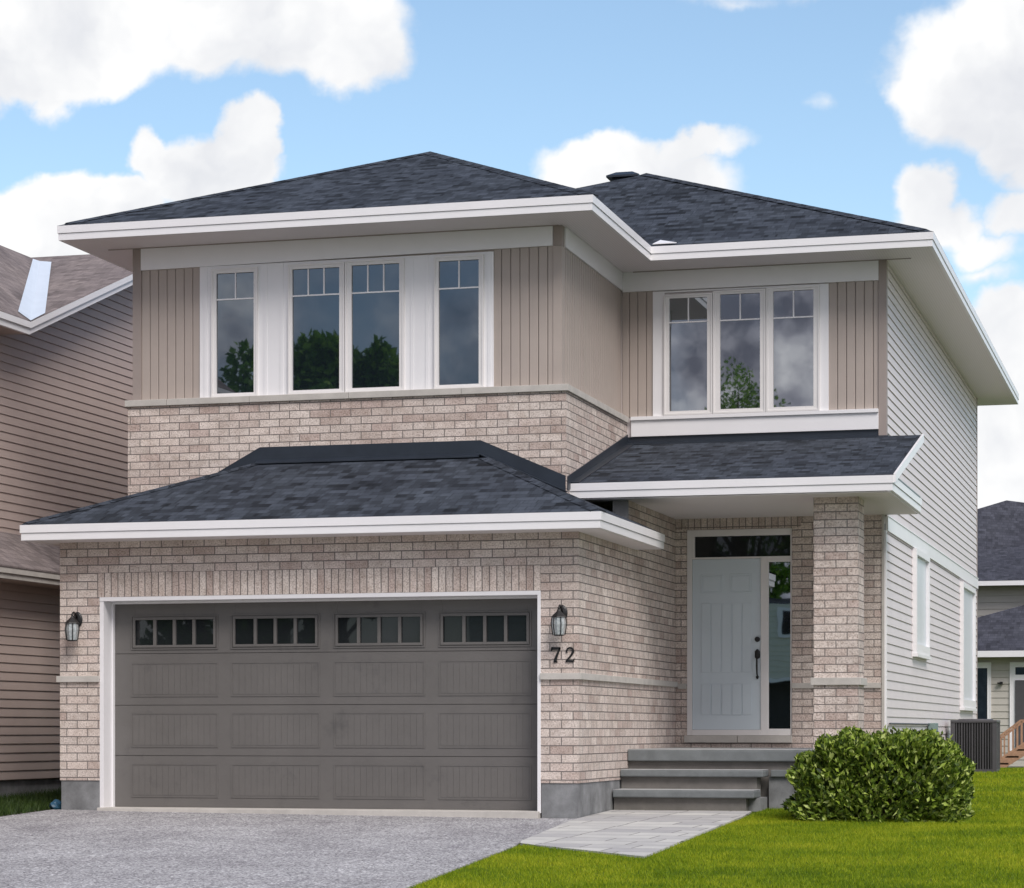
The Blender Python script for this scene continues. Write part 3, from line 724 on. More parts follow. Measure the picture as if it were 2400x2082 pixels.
# door set
d = MB(); yf = YB-.045
D = lambda *a: d.box(*a)
D(.155,.225,yf,YB,.86,3.665); D(1.577,1.597,yf,YB,.86,3.665); D(.225,1.577,yf,YB,3.575,3.665); D(.225,1.577,yf,YB,3.265,3.285+.005)
D(1.172,1.262,yf,YB,.86,3.265); D(.225,1.172,yf-.01,YB,.86,.935); D(1.262,1.577,yf,YB,.86,.950); D(1.262,1.577,yf+.005,YB,3.212,3.265)
D(1.262,1.280,yf+.008,YB,.95,3.212)
D(.225,.262,yf+.006,YB,3.29,3.575)
dfm = d.build('door_frame', M['offwhite'], H, bevel=.003)
MB().box(.255, 1.580, YB-.020, YB-.014, 3.285, 3.580).build('transom_pane', M['darkglass'], dfm)
MB().box(1.275, 1.580, YB-.020, YB-.014, .945, 3.215).build('sidelight_pane', M['doorglass'], dfm)
yd = YB-.028
dr = MB().box(.228, 1.170, yd, YB-.003, .938, 3.262).build('front_door', M['frontdoor'], H)
def ring(mb, x0, x1, z0, z1, w, y, t):
    mb.box(x0,x1,y-t,y,z1-w,z1); mb.box(x0,x1,y-t,y,z0,z0+w); mb.box(x0,x0+w,y-t,y,z0+w,z1-w); mb.box(x1-w,x1,y-t,y,z0+w,z1-w)
p = MB()
for xa, xb in ((.345,.645), (.745,1.045)):
    ring(p, xa, xb, 2.80, 3.06, .018, yd, .007); p.box(xa+.03, xb-.03, yd-.006, yd, 2.83, 3.03)
for z0, z1 in ((1.72,2.66), (1.14,1.56)):
    for i in range(5):
        xa = .345+i*.142; p.box(xa+.008, xa+.134, yd-.010, yd, z0, z1)
p.build('door_moulding', M['frontdoor'], dr, bevel=.003)
hx = 1.125
h = MB(); h.disc((hx,yd,2.165), (0,-1,0), .036, .022); h.disc((hx,yd-.02,2.165), (0,-1,0), .020, .012)
h.build('deadbolt', M['black'], dr, smooth=False)
h = MB(); h.tube([(hx,yd-.008,1.90),(hx,yd-.008,1.92),(hx,yd-.008,2.0),(hx,yd-.008,2.03)], [.018,.036,.036,.012], 14)
h.tube([(hx,yd-.01,1.94),(hx,yd-.055,1.90),(hx,yd-.065,1.80),(hx,yd-.045,1.70),(hx,yd-.01,1.655)], [.010,.012,.013,.011,.009], 8)
h.tube([(hx,yd-.008,1.68),(hx,yd-.008,1.655),(hx,yd-.008,1.625)], [.006,.022,.010], 12)
h.build('door_handle', M['black'], dr, smooth=True)

# ---- porch slab
ps = MB(); ps.box(0.004, 2.97, 2.547, YB-.06, .545, .686); ps.build('porch_slab', M['stepconcrete'], H, bevel=.014)
pb_ = MB(); pb_.box(.004, 2.93, 2.62, YB-.07, -.4, .543); pb_.build('porch_base', M['riser'], H)
pl = MB(); pl.box(1.83, 2.96, 2.44, 2.62, .36, .443); pl.build('porch_ledge', M['stepconcrete'], H, bevel=.006)
pq = MB(); pq.box(1.80, 2.93, 2.49, 2.618, -.4, .358); pq.build('porch_side_wall', M['foundation'], H)
# ---- front steps
S = thing('front_steps', (.9, 2.1, -.07), 'dark grey concrete front steps of three treads beside the brick garage wall', 'steps')
M['skytop'] = plain('skylit_concrete', (.40,.41,.41), .85, .15, 6, fine=.12)  # lighter tops of slab and treads, sky light put into the colour
MB().box(.01, 2.965, 2.553, YB-.065, .6862, .694).build('skylit_slab_overlay', M['skytop'], H, bevel=.003)
def tread(x1, y0, y1, zt, zb):
    MB().box(.012, x1-.006, y0+.006, y1, zt+.0002, zt+.008).build('skylit_tread_overlay', M['skytop'], S, bevel=.003)
    MB().box(.006, x1, y0, y1, zb, zt).build('tread', M['stepconcrete'], S, bevel=.014)
tread(1.79, 2.12, 2.545, .440, .358)
tread(1.75, 1.715, 2.19, .202, .112)
MB().box(.006, 1.70, 2.20, 2.488, .112, .357).build('riser', M['riser'], S)
MB().box(.006, 1.64, 1.79, 2.488, -.4, .111).build('riser', M['riser'], S)
MB().box(1.642, 1.78, 1.95, 2.488, -.4, .111).build('step_side', M['foundation'], S)

# ---- wall lanterns
def lantern(x, z, label):
    t = thing('wall_lantern', (x, 0, z), label, 'wall lamp', 'black lanterns beside the garage door')
    bp = MB(); bp.tube([(x,-.002,z+.0),(x,-.014,z),(x,-.026,z),(x,-.034,z)], [.062,.066,.050,.022], 18)
    for v in bp.v[:]: pass
    bp.v = [(a, b_, z+(c_-z)*1.45) for a, b_, c_ in bp.v]
    bp.build('backplate', M['black'], t, smooth=False)
    am = MB(); am.tube([(x,-.03,z+.02),(x,-.08,z+.075),(x,-.13,z+.085),(x,-.165,z+.06),(x,-.165,z+.02)], [.013,.012,.011,.011,.013], 8)
    am.tube([(x,-.03,z-.01),(x,-.07,z-.015),(x,-.10,z+.02),(x,-.09,z+.05)], .008, 8)
    am.build('arm', M['black'], t, smooth=True)
    cy = -.165; n = 6
    cap = MB(); cap.tube([(x,cy,z+.035),(x,cy,z+.02),(x,cy,z-.045),(x,cy,z-.052)], [.012,.022,.088,.092], n); cap.tube([(x,cy,z+.02),(x,cy,z+.06)], [.016,.006], 8)
    cap.build('lantern_roof', M['black'], t)
    gl = MB(); gl.tube([(x,cy,z-.055),(x,cy,z-.13),(x,cy,z-.255)], [.076,.086,.066], n); gl.build('lantern_glass', M['lampglass'], t)
    cg = MB()
    prof = [(z-.05,.082), (z-.13,.093), (z-.255,.073)]
    e0 = Vector((1,0,0))
    for k_ in range(n):
        a = 2*math.pi*k_/n
        cg.tube([(x+math.cos(a)*r_, cy+math.sin(a)*r_, zz_) for zz_, r_ in prof], .006, 6)
    for zz_, r_ in ((z-.255,.068),):
        cg.tube([(x,cy,zz_+.006),(x,cy,zz_-.012)], [r_,r_*.8], n)
    cg.build('lantern_cage', M['black'], t)
    return t
L1 = lantern(-6.285, 2.279, 'black wall lantern left of the garage door')
L2 = L1.copy(); COL.objects.link(L2); L2.location = (-.190, 0, 2.283); L2['label'] = 'black wall lantern above the house number'
for ch in list(L1.children):
    c = ch.copy(); COL.objects.link(c); c.parent = L2

# ---- house number 72
HN = thing('house_number', (-.19, 0, 1.80), 'black metal house number 72 on the brick pillar under the lantern', 'house number')
def stroke(mb, pts, ws, y0=-.014, y1=-.001):
    P = [Vector((a, 0, c)) for a, c in pts]; Ls = []; Rs = []
    for i, p in enumerate(P):
        t = (P[min(i+1, len(P)-1)]-P[max(i-1, 0)]).normalized(); n = Vector((-t.z, 0, t.x)); Ls.append(p+n*ws[i]/2); Rs.append(p-n*ws[i]/2)
    for i in range(len(P)-1):
        q = [Ls[i], Rs[i], Rs[i+1], Ls[i+1]]
        mb.prism([(v_.x, y0, v_.z) for v_ in q], (0, y1-y0, 0))
b7 = MB(); x0, z0 = -.325, 1.714; hh = .177; ww = .112
stroke(b7, [(x0+.004,z0+hh-.045),(x0+.012,z0+hh-.002)], [.012,.016])
stroke(b7, [(x0+.008,z0+hh-.015),(x0+ww,z0+hh-.013)], [.034,.028])
stroke(b7, [(x0+ww-.004,z0+hh-.010),(x0+.075,z0+.09),(x0+.055,z0+.04),(x0+.052,z0+.006)], [.017,.024,.031,.036])
stroke(b7, [(x0+.030,z0+.006),(x0+.078,z0+.006)], [.012,.012])
b7.build('digit', M['black'], HN)
b2 = MB(); x0 = -.152; z0 = 1.714; cx_, cz_, rr = x0+.052, z0+.130, .040
pts = [(x0+.016,z0+.112)] + [(cx_+rr*math.cos(a), cz_+rr*math.sin(a)) for a in [R(v) for v in (190,160,130,100,70,40,10,-15,-40)]] + [(x0+.055,z0+.065),(x0+.025,z0+.035),(x0+.008,z0+.012)]
stroke(b2, pts, [.024,.016,.014,.016,.018,.021,.025,.028,.027,.024,.020,.017,.016])
stroke(b2, [(x0+.004,z0+.013),(x0+.05,z0+.015),(x0+.098,z0+.013)], [.018,.026,.022]); stroke(b2, [(x0+.094,z0+.010),(x0+.104,z0+.045)], [.014,.008])
b2.build('digit', M['black'], HN)

# ------------------------------------------------------------------ left neighbour
NB = thing('brown_house', (-12, 5, 0), 'brown siding neighbour house at the left edge of the picture', 'house')
NX = -9.0
l = lap((NX,-6,0), (0,1,0), (1,0,0), 26, 3.0, 9.2, .12, gap=.011, out=.017)
bm = bmesh.new(); me = bpy.data.meshes.new('t'); me.from_pydata(l.v, [], l.f); bm.from_mesh(me)
bmesh.ops.split_edges(bm, edges=bm.edges)
# clip by the eave (y<3.2: z<6.42) and by the rake
def clip_keep(bmx, co, no):
    g = bmx.verts[:]+bmx.edges[:]+bmx.faces[:]
    bmesh.ops.bisect_plane(bmx, geom=g, plane_co=co, plane_no=no, clear_outer=True)
parts = []
b1 = bm.copy(); clip_keep(b1, (0,3.2,0), (0,1,0)); clip_keep(b1, (0,0,6.38), (0,0,1))
b2_ = bm.copy(); clip_keep(b2_, (0,3.2,0), (0,-1,0)); clip_keep(b2_, (0,3.2,6.40), (0,-.37,1)); clip_keep(b2_, (0,14,6.40), (0,.37,1))
mb = MB()
for q in (b1, b2_):
    base = len(mb.v); q.verts.index_update(); mb.v += [tuple(v_.co) for v_ in q.verts]; mb.f += [tuple(base+v_.index for v_ in f_.verts) for f_ in q.faces]; q.free()
bm.free()
mb.build('upper_siding', M['brown'], NB)
MB().box(-16, NX-.01, -5.5, 14, -.5, 6.3).build('house_block', M['brown'], NB)
lap((-8.42,-6,0), (0,1,0), (1,0,0), 20, .26, 3.0, .12, gap=.012, out=.019).build('lower_siding', M['brown'], NB)
MB().box(-9.0, -8.44, -5.9, 14, -.6, .26).build('foundation_wall', M['foundation'], NB)
# roofs
ez = 6.52; RX = -10.81; RZ = 6.52+.8*(10.81-8.5)
r = MB()
r.poly([(-8.5,-6.3,ez),(-8.5,3.2,ez),(RX,8.2,RZ),(RX,-6.3,RZ)]); r.poly([(-8.5,-6.3,ez),(RX,-6.3,RZ),(-13.1,-6.3,ez)]); r.poly([(RX,-6.3,RZ),(RX,8.2,RZ),(-13.1,8.2,ez),(-13.1,-6.3,ez)])
r.poly([(-8.5,3.2,ez),(-8.5,8.6,ez+.37*5.4),(-18,8.6,ez+.37*5.4),(-18,3.2,ez)]); r.poly([(-8.5,8.6,ez+2.0),(-8.5,14,ez),(-18,14,ez),(-18,8.6,ez+2.0)])
nr = r.build('roof', M['brownshingle'], NB)
f = MB()
def two(a, c, h1=.085, h2=.085, t=.05):
    a = Vector(a); c = Vector(c)
    for (dx, zt, zb) in ((0, 0, -h1), (-.025, -h1, -h1-h2)):
        f.hexa([(a.x+dx-t,a.y,a.z+zb),(a.x+dx,a.y,a.z+zb),(c.x+dx,c.y,c.z+zb),(c.x+dx-t,c.y,c.z+zb),(a.x+dx-t,a.y,a.z+zt),(a.x+dx,a.y,a.z+zt),(c.x+dx,c.y,c.z+zt),(c.x+dx-t,c.y,c.z+zt)])
two((-8.495,-6.3,ez-.005), (-8.495,3.2,ez-.005)); two((-8.495,3.2,ez-.005), (-8.495,8.6,ez+1.993)); two((-8.495,8.6,ez+1.993),(-8.495,14,ez-.005))
f.build('fascia', M['white'], NB)
s = MB(); s.poly([(-8.54,-6.3,ez-.165),(-8.54,3.2,ez-.165),(-9.02,3.2,ez-.165),(-9.02,-6.3,ez-.165)])
s.poly([(-8.54,3.2,ez-.165),(-8.54,8.6,ez+1.833),(-9.02,8.6,ez+1.833),(-9.02,3.2,ez-.165)]); s.build('soffit', M['brown'], NB)
# white metal in the valley
va = Vector((-8.5,3.2,ez)); vb = Vector((-10.75,8.05,RZ-.06)); 
vm = MB()
ws_ = (.10, .14)
up = Vector((0,0,.015))
pL0 = va+Vector((-.02,-.42,.015)); pL1 = vb+Vector((.03,-.55,.0)) 
vt = Vector((-10.72,8.0,RZ-.05))
vm.poly([va+up, vt+up, Vector((-10.74,7.80,RZ-.05))+up, Vector((-8.65,3.12,6.64))+up])
vm.poly([va+up, Vector((-8.53,3.70,6.705))+up, Vector((-10.52,8.0,8.296))+up, vt+up])
vm.build('valley_metal', M['whitemetal'], nr)
# pent roof over the lower storey
r = MB(); r.poly([(-7.98,-6.3,3.07),(-7.98,14,3.07),(-9.0,14,3.67),(-9.0,-6.3,3.67)]); r.poly([(-7.98,-6.3,3.04),(-7.98,14,3.04),(-7.98,14,3.07),(-7.98,-6.3,3.07)])
r.build('pent_roof', M['brownshingle'], NB)
f = MB(); two((-7.985,-6.3,3.05), (-7.985,14,3.05), .08, .07); f.build('pent_fascia', M['stone'], NB)
MB().box(-8.43,-8.03,-6.2,14,2.89,2.90).build('pent_soffit', M['brown'], NB)
MB().box(-8.62,-8.5,1.2,1.3,6.20,6.26).build('wall_vent', M['black'], NB)

# ------------------------------------------------------------------ rear neighbour
RH = thing('cream_house', (5, 44, -.2), 'cream siding house with dark roofs and back door far behind at right', 'house')
lap((-2,42,-.1), (1,0,0), (0,-1,0), 7.0, 0, 3.06, .19, gap=.02, out=.025).build('lower_siding', M['cream'], RH)
MB().box(-2,5,42.01,44.99,-.5,3.0).build('lower_block', M['cream'], RH)
lap((-6,45,0), (1,0,0), (0,-1,0), 16, 2.5, 5.25, .19, gap=.02, out=.025).build('upper_siding', M['cream'], RH)
MB().box(-6,10,45.01,53,-.5,5.25).build('upper_block', M['cream'], RH)
r = MB(); r.poly([(-6.5,44.5,5.22),(10.5,44.5,5.22),(5.0,50,8.0),(1.28,50,8.0)]); r.poly([(-6.5,44.5,5.22),(1.28,50,8.0),(-6.5,55,5.22)]); r.poly([(10.5,44.5,5.22),(10.5,55,5.22),(5,50,8.0)]); r.poly([(1.28,50,8.0),(5,50,8.0),(10.5,55,5.22),(-6.5,55,5.22)])
# reshape: ridge peak where the photo shows it, hip face then long front slope
r = MB(); e_ = 5.20; pk = (1.25,50.2,8.02); pk2 = (6.5,50.2,7.2)
r.poly([(-6.5,44.4,e_),(10.5,44.4,e_),pk2,pk]); r.poly([(-6.5,44.4,e_),pk,(-6.5,55,e_)]); r.poly([(10.5,44.4,e_),(10.5,55,e_),pk2]); r.poly([pk,pk2,(10.5,55,e_),(-6.5,55,e_)])
r.build('upper_roof', M['rearshingle'], RH)
MB().box(-6.5,10.5,44.33,44.45,5.06,5.19).build('upper_gutter', M['white'], RH)
r = MB(); r.poly([(-2.4,41.5,3.10),(5.4,41.5,3.10),(5.4,45.0,5.0),(3.9,45.0,5.0)]); r.poly([(-2.4,41.5,3.10),(3.9,45,5.0),(-2.4,45,3.1)]); r.build('lower_roof', M['rearshingle'], RH)
MB().box(-2.4,5.4,41.42,41.52,2.93,3.10).build('lower_fascia', M['white'], RH)
window(.93, 1.42, .95, 2.80, 41.93, (1.03,1.32,1.05,2.64), 0, 0, RH, M['white'])
w = window(1.93, 3.0, .35, 2.80, 41.93, (2.08,2.85,2.45,2.66), 0, 0, RH, M['white'], name='back_door_frame')
w2 = MB().box(2.08,2.85,41.90,41.93,.45,2.30).build('back_door', M['acgrey'], RH)
wl = MB(); wl.box(1.66,1.74,41.85,41.97,2.18,2.26); wl.box(1.60,1.68,41.83,41.92,2.20,2.24); wl.build('porch_light', M['black'], RH)

# deck steps
DS = thing('deck_steps', (2.6, 34.5, 0), 'reddish wooden deck steps with baluster railings at the right edge', 'steps')
g = -.02
for i in range(4):
    MB().box(2.14+i*.24, 2.46+i*.24, 34.05, 35.45, g+.10+i*.17, g+.14+i*.17).build('tread', M['wood'], DS)
MB().prism([(2.05,34.05,g),(2.35,34.05,g),(3.3,34.05,g+.62),(3.3,34.05,g+.85),(2.05,34.05,g+.08)], (0,.05,0)).build('stringer', M['wood'], DS)
MB().box(3.05,5.5,34.0,36.4,g+.70,g+.76).build('deck', M['wood'], DS)
for x in (3.1, 4.3, 5.4): MB().box(x,x+.1,34.02,34.12,g-.2,g+.70).build('post', M['wood'], DS)
def railing(y):
    m_ = MB(); n = 9
    P0 = Vector((2.15,y,.70)); P1 = Vector((2.75,y,1.16)); P2 = Vector((4.6,y,1.18))
    m_.bar(P0, P1, .07, .05); m_.bar(P1, P2, .07, .05)
    m_.bar((2.15,y,.14), (3.15,y,.82), .05, .05)
    for x in (2.15, 2.75+.3):
        zt = .70 if x < 2.5 else 1.18
        m_.box(x-.045,x+.045,y-.045,y+.045,g-.1,zt)
    return m_
def balusters(y):
    m_ = MB()
    for k_ in range(1, 9):
        x = 2.15+k_*.105; zt = min(.70+(x-2.15)*.77, 1.15); zb = .14+(x-2.15)*.68
        m_.box(x-.016,x+.016,y-.016,y+.016,zb,zt)
    for k_ in range(12):
        x = 3.18+k_*.12; m_.box(x-.016,x+.016,y-.016,y+.016,g+.78,1.16)
    return m_
for y in (34.08, 35.42):
    rl = railing(y).build('railing', M['wood'], DS); balusters(y).build('balusters', M['wood'], rl)

# ------------------------------------------------------------------ air conditioner
AC = thing('air_conditioner', (3.32, 14.15, .2), 'dark grey outdoor air conditioner standing on the lawn behind the shrub', 'air conditioner')
x0, x1, y0, y1, z0, z1 = 2.965, 3.70, 13.75, 14.5, .235, 1.095
MB().box(x0+.03, x1-.03, y0+.03, y1-.03, z0+.04, z1-.03).build('coil', M['black'], AC)
MB().box(x0-.05, x1+.05, y0-.05, y1+.05, z0-.12, z0+.0).build('pad', M['concrete'], AC)
a = MB(); n = 17
for i in range(n+1):
    x = x0+(x1-x0)*i/n; w_ = .014 if i % 4 else .022
    a.box(x-w_/2, x+w_/2, y0, y0+.026, z0+.05, z1-.04); a.box(x-w_/2, x+w_/2, y1-.026, y1, z0+.05, z1-.04)
for i in range(1, n):
    y = y0+(y1-y0)*i/n; a.box(x0, x0+.026, y-.008, y+.008, z0+.05, z1-.04); a.box(x1-.026, x1, y-.008, y+.008, z0+.05, z1-.04)
a.build('louvre', M['acgrey'], AC)
a = MB(); 
for xx in (x0, x1-.06):
    for yy in (y0, y1-.06): a.box(xx-.004, xx+.064, yy-.004, yy+.064, z0, z1-.02)
a.box(x0-.006,x1+.006,y0-.006,y1+.006,z0,z0+.05)
a.build('corner_post', M['acgrey'], AC)
a = MB(); a.box(x0-.012, x1+.012, y0-.012, y1+.012, z1-.045, z1); a.tube([((x0+x1)/2,(y0+y1)/2,z1),((x0+x1)/2,(y0+y1)/2,z1+.02)], [.3,.28], 24); a.build('lid', M['acgrey'], AC, bevel=.008)
UB = thing('utility_box', (2.9, 11.2, .8), 'small green grey utility box on the side siding', 'utility box')
u = MB(); u.box(2.868,2.98,10.95,11.45,.78,1.04); u.build('box_body', M['meter'], UB, bevel=.006)
u = MB(); u.tube([(2.93,11.2,.8),(2.93,11.2,.3)], .02, 8); u.build('conduit', M['meter'], UB)
u = MB(); u.tube([(2.89,5.8,1.02),(2.89,10.95,1.02)], .012, 8); u.build('pipe', M['acgrey'], UB)

# blue plastic lump beside the left pillar
bb = bmesh.new(); bmesh.ops.create_icosphere(bb, subdivisions=3, radius=.085)
for v_ in bb.verts:
    k_ = 1+.25*math.sin(v_.co.x*47+v_.co.z*31)*math.cos(v_.co.y*39); v_.co = Vector((v_.co.x*1.1*k_, v_.co.y*k_, v_.co.z*.75*k_))
mb = MB(); mb.v = [(v_.co.x-6.62, v_.co.y+.13, v_.co.z+.01) for v_ in bb.verts]; mb.f = [tuple(v_.index for v_ in f_.verts) for f_ in bb.faces]; bb.free()
o = mb.build('plastic_bag', M['bluebag']); tag(o, 'small crumpled blue plastic bag behind the left brick pillar', 'bag')

# ------------------------------------------------------------------ vegetation
def leaves_mesh(name, C, T, B, Ln, Wd, material, parent, fold=.25):
    """C centres, T leaf direction, B side direction: folded diamond leaves"""
    n = len(C); Nn = np.cross(T, B)
    V = np.empty((n, 4, 3)); L_ = Ln[:, None]; W_ = Wd[:, None]
    V[:, 0] = C - T*L_*.5; V[:, 1] = C + B*W_*.5 + Nn*W_*fold; V[:, 2] = C + T*L_*.5; V[:, 3] = C - B*W_*.5 + Nn*W_*fold
    off = np.array(root_loc(parent)); V = V.reshape(-1, 3) - off
    me = bpy.data.meshes.new(name); me.vertices.add(4*n); me.vertices.foreach_set('co', V.ravel())
    base = np.arange(n)*4
    tri = np.stack([base, base+1, base+2, base, base+2, base+3], 1).reshape(-1)
    me.loops.add(6*n); me.loops.foreach_set('vertex_index', tri.astype(np.int32))
    me.polygons.add(2*n); me.polygons.foreach_set('loop_start', np.arange(2*n, dtype=np.int32)*3); me.polygons.foreach_set('loop_total', np.full(2*n, 3, dtype=np.int32))
    me.update(calc_edges=True); me.validate()
    o = bpy.data.objects.new(name, me); COL.objects.link(o); me.materials.append(material)
    if parent is not None: o.parent = parent
    return o
def unit(a): return a/np.linalg.norm(a, axis=1, keepdims=True)
def orient(rng, D, up=.3, spread=.8):
    T = unit(D + rng.normal(0, spread, D.shape) + np.array([0, 0, up])); r = rng.normal(0, 1, D.shape); B = unit(np.cross(T, r)); return T, B

rng = np.random.default_rng(5)
SH = thing('shrub', (3.4, .8, -.08), 'rounded leafy green shrub on the lawn in front of the porch column', 'shrub')
cx, cy, rx, ry, zb, ht = 3.40, .75, 1.03, .90, -.12, 1.02
n = 14500
q = rng.uniform(-1, 1, (n, 3)); ax = rng.choice(3, n, p=[.26, .26, .48]); q[np.arange(n), ax] = np.sign(q[np.arange(n), ax])
q[:, 2] = np.where(ax == 2, 1, np.abs(q[:, 2]))
d = unit(q); lump = 1+.045*np.sin(q[:, 0]*9+1)*np.cos(q[:, 1]*8)+.04*np.sin(q[:, 2]*11+q[:, 0]*7)+.035*np.sin(q[:, 0]*21+q[:, 2]*15)
P = (d*.34+q*.66)*(lump*(1-np.abs(rng.normal(0, .075, n))))[:, None]
P[:, :2] *= (1-.07*np.clip(1-P[:, 2:3]*2.5, 0, 1))
hx_ = 1-.24*np.clip((-P[:, 0]-.40)/.6, 0, 1)**1.3-.12*np.clip((P[:, 0]-.6)/.4, 0, 1)
P = np.stack([cx+P[:, 0]*rx, cy+P[:, 1]*ry, np.maximum(zb+P[:, 2]*ht*hx_, zb+.03)], 1)
T, B = orient(rng, d, .45, .8)
m2 = 9000; k2 = rng.integers(0, n, m2); c0 = np.array([cx, cy, zb+.25])
P2 = c0+(P[k2]-c0)*rng.uniform(.45, .88, (m2, 1)); T2, B2 = orient(rng, d[k2], .3, 1.)
P = np.concatenate([P, P2]); T = np.concatenate([T, T2]); B = np.concatenate([B, B2]); nn = len(P)
fol = [P, T, B, rng.uniform(.055, .115, nn), rng.uniform(.028, .052, nn)]
# twigs with upright shoots on top
tw = MB(); shoot = []
for i in range(60):
    a = rng.uniform(0, 2*math.pi); q = math.sqrt(rng.uniform(0, 1))*.86; ex, ey = cx+math.cos(a)*q*rx, cy+math.sin(a)*q*ry
    zt = zb+ht*(1-.24*q**3)*rng.uniform(.90, 1.07)
    tw.tube([(cx+math.cos(a)*q*.25, cy+math.sin(a)*q*.25, zb), ((cx+ex)/2, (cy+ey)/2, zb+ht*.5), (ex, ey, zt)], [.012, .008, .003], 5)
    for k_ in range(7): shoot.append((ex+rng.normal(0, .02), ey+rng.normal(0, .02), zt-.12+k_*.022))
tw.build('branches', M['bark'], SH)
shoot = np.array(shoot); T, B = orient(rng, np.zeros_like(shoot)+np.array([0, 0, .3]), .9, .7)
add_ = [shoot, T, B, rng.uniform(.06, .10, len(shoot)), rng.uniform(.028, .045, len(shoot))]
leaves_mesh('foliage', *[np.concatenate([a_, b_]) for a_, b_ in zip(fol, add_)], M['shrubleaf'], SH)

# grass blades
def inpoly(x, y, poly):
    c = np.zeros(x.shape, bool); j = len(poly)-1
    for i in range(len(poly)):
        xi, yi = poly[i]; xj, yj = poly[j]
        m_ = ((yi > y) != (yj > y)); xx = (xj-xi)*(y-yi)/((yj-yi) if yj != yi else 1e-9)+xi
        c ^= m_ & (x < xx); j = i
    return c
def gzv(x, y):
    base = -.05 - .05*np.clip((x+6.5)/6.5, 0, 1)
    return base + np.where(y < 0, .03*np.maximum(y, -24), np.where(y < 15, .024*y, .36-.016*(np.minimum(y, 60)-15)))
def grass(poly, n, h0, h1, w, seed):
    rg = np.random.default_rng(seed); xs = [p[0] for p in poly]; ys = [p[1] for p in poly]
    x = rg.uniform(min(xs), max(xs), n); y = rg.uniform(min(ys), max(ys), n); k_ = inpoly(x, y, poly); x = x[k_]; y = y[k_]; n = len(x)
    z = gzv(x, y)-.003; h = rg.uniform(h0, h1, n); a = rg.uniform(0, 2*math.pi, n); ln = rg.uniform(.15, .9, n)*h; la = rg.uniform(0, 2*math.pi, n)
    V = np.empty((n, 3, 3)); V[:, 0] = np.stack([x-np.cos(a)*w/2, y-np.sin(a)*w/2, z], 1); V[:, 1] = np.stack([x+np.cos(a)*w/2, y+np.sin(a)*w/2, z], 1)
    V[:, 2] = np.stack([x+np.cos(la)*ln, y+np.sin(la)*ln, z+h], 1); return V.reshape(-1, 3)
lawn_near = [(.70,-8.6),(.39,-4.1),(.40,-3.93),(1.94,-5.34),(1.89,-2.3),(1.835,.65),(1.80,1.9),(1.80,2.45),(2.95,2.45),(4.6,2.45),(7.2,2.45),(7.2,-9.2),(.75,-9.2)]
VV = [grass(lawn_near, 330000, .018, .042, .0065, 1),
      grass([(2.98,2.45),(2.90,20),(9.5,20),(7.2,2.45)], 150000, .022, .048, .010, 2)]
def grass_object(name, VV, material, label):
    V = np.concatenate(VV); n = len(V)//3
    me = bpy.data.meshes.new(name); me.vertices.add(3*n); me.vertices.foreach_set('co', V.ravel()); me.loops.add(3*n); me.loops.foreach_set('vertex_index', np.arange(3*n, dtype=np.int32))
    me.polygons.add(n); me.polygons.foreach_set('loop_start', np.arange(n, dtype=np.int32)*3); me.polygons.foreach_set('loop_total', np.full(n, 3, dtype=np.int32)); me.update(calc_edges=True)
    o = bpy.data.objects.new(name, me); COL.objects.link(o); me.materials.append(material); tag(o, label, 'grass', kind='stuff')
grass_object('grass', VV, M['blade'], 'short bright green lawn grass')
grass_object('shade_tinted_grass', [grass([(-8.40,-1.9),(-8.40,8),(-6.66,8),(-6.66,-1.9)], 26000, .04, .13, .010, 3)], M['shadegrass'], 'long grass between the two houses, shade put into its dark green')

# trees and a house across the street (seen mirrored in the window glass)
def tree(x, y, h, w, label, seed, nl=7000, trunk=.35, low=.25, ls=1.):
    rg = np.random.default_rng(seed); t = thing('tree', (x, y, gz(x, y)), label, 'tree', 'trees across the street')
    z0 = gz(x, y); m_ = MB(); m_.tube([(x,y,z0-.3),(x+.1,y,z0+h*.3),(x-.1,y+.1,z0+h*.6),(x,y,z0+h*.85)], [trunk,trunk*.75,trunk*.4,.05], 10)
    cl = []
    for i in range(26):
        a = rg.uniform(0, 6.28); q = rg.uniform(low, 1); r_ = w*.5*math.sqrt(max(.05, 1-((q-.5)/.56)**2))*rg.uniform(.45, 1)
        e_ = (x+math.cos(a)*r_, y+math.sin(a)*r_, z0+h*q*.93); cl.append(e_)
        m_.tube([(x,y,z0+h*q*.62),((x+e_[0])/2,(y+e_[1])/2,z0+h*q*.74),e_], [trunk*.25,.06,.02], 5)
    m_.build('trunk', M['bark'], t)
    cl = np.array(cl); idx = rg.integers(0, len(cl), nl); dd = unit(rg.normal(0, 1, (nl, 3))); rr_ = rg.uniform(.2, 1, nl)[:, None]**.5
    C = cl[idx]+dd*rr_*np.array([w*.17, w*.17, h*.085]); T, B = orient(rg, dd, .1, .8)
    leaves_mesh('crown', C, T, B, rg.uniform(.25, .45, nl)*ls, rg.uniform(.16, .28, nl)*ls, M['treeleaf'], t)
tree(-24.2, -46, 14.6, 4.8, 'broad green tree across the street at far left', 11)
tree(-21.4, -46, 15.3, 3.7, 'tall dense green tree across the street', 12, 9000)
tree(-19.35, -46, 14.7, 2.7, 'narrower rounded green tree across the street', 13)
tree(-8.5, -46.5, 14.7, 4.2, 'thin open crowned tree across the street', 14, 3600, low=.6, ls=.5)
tree(-11.9, -52, 13.4, 3.4, 'dense tree behind the cream house across the street', 15)
tree(-5.2, -55, 15.5, 9, 'wide dense tree right behind the cream house across the street', 16, 15000, low=.3)
XH = thing('street_house', (-8, -50, -.8), 'cream house across the street with white trimmed window', 'house')
lap((-15,-46,0), (1,0,0), (0,1,0), 11.0, 2.72, 5.25, .19, gap=.02).build('siding', M['creamlit'], XH)
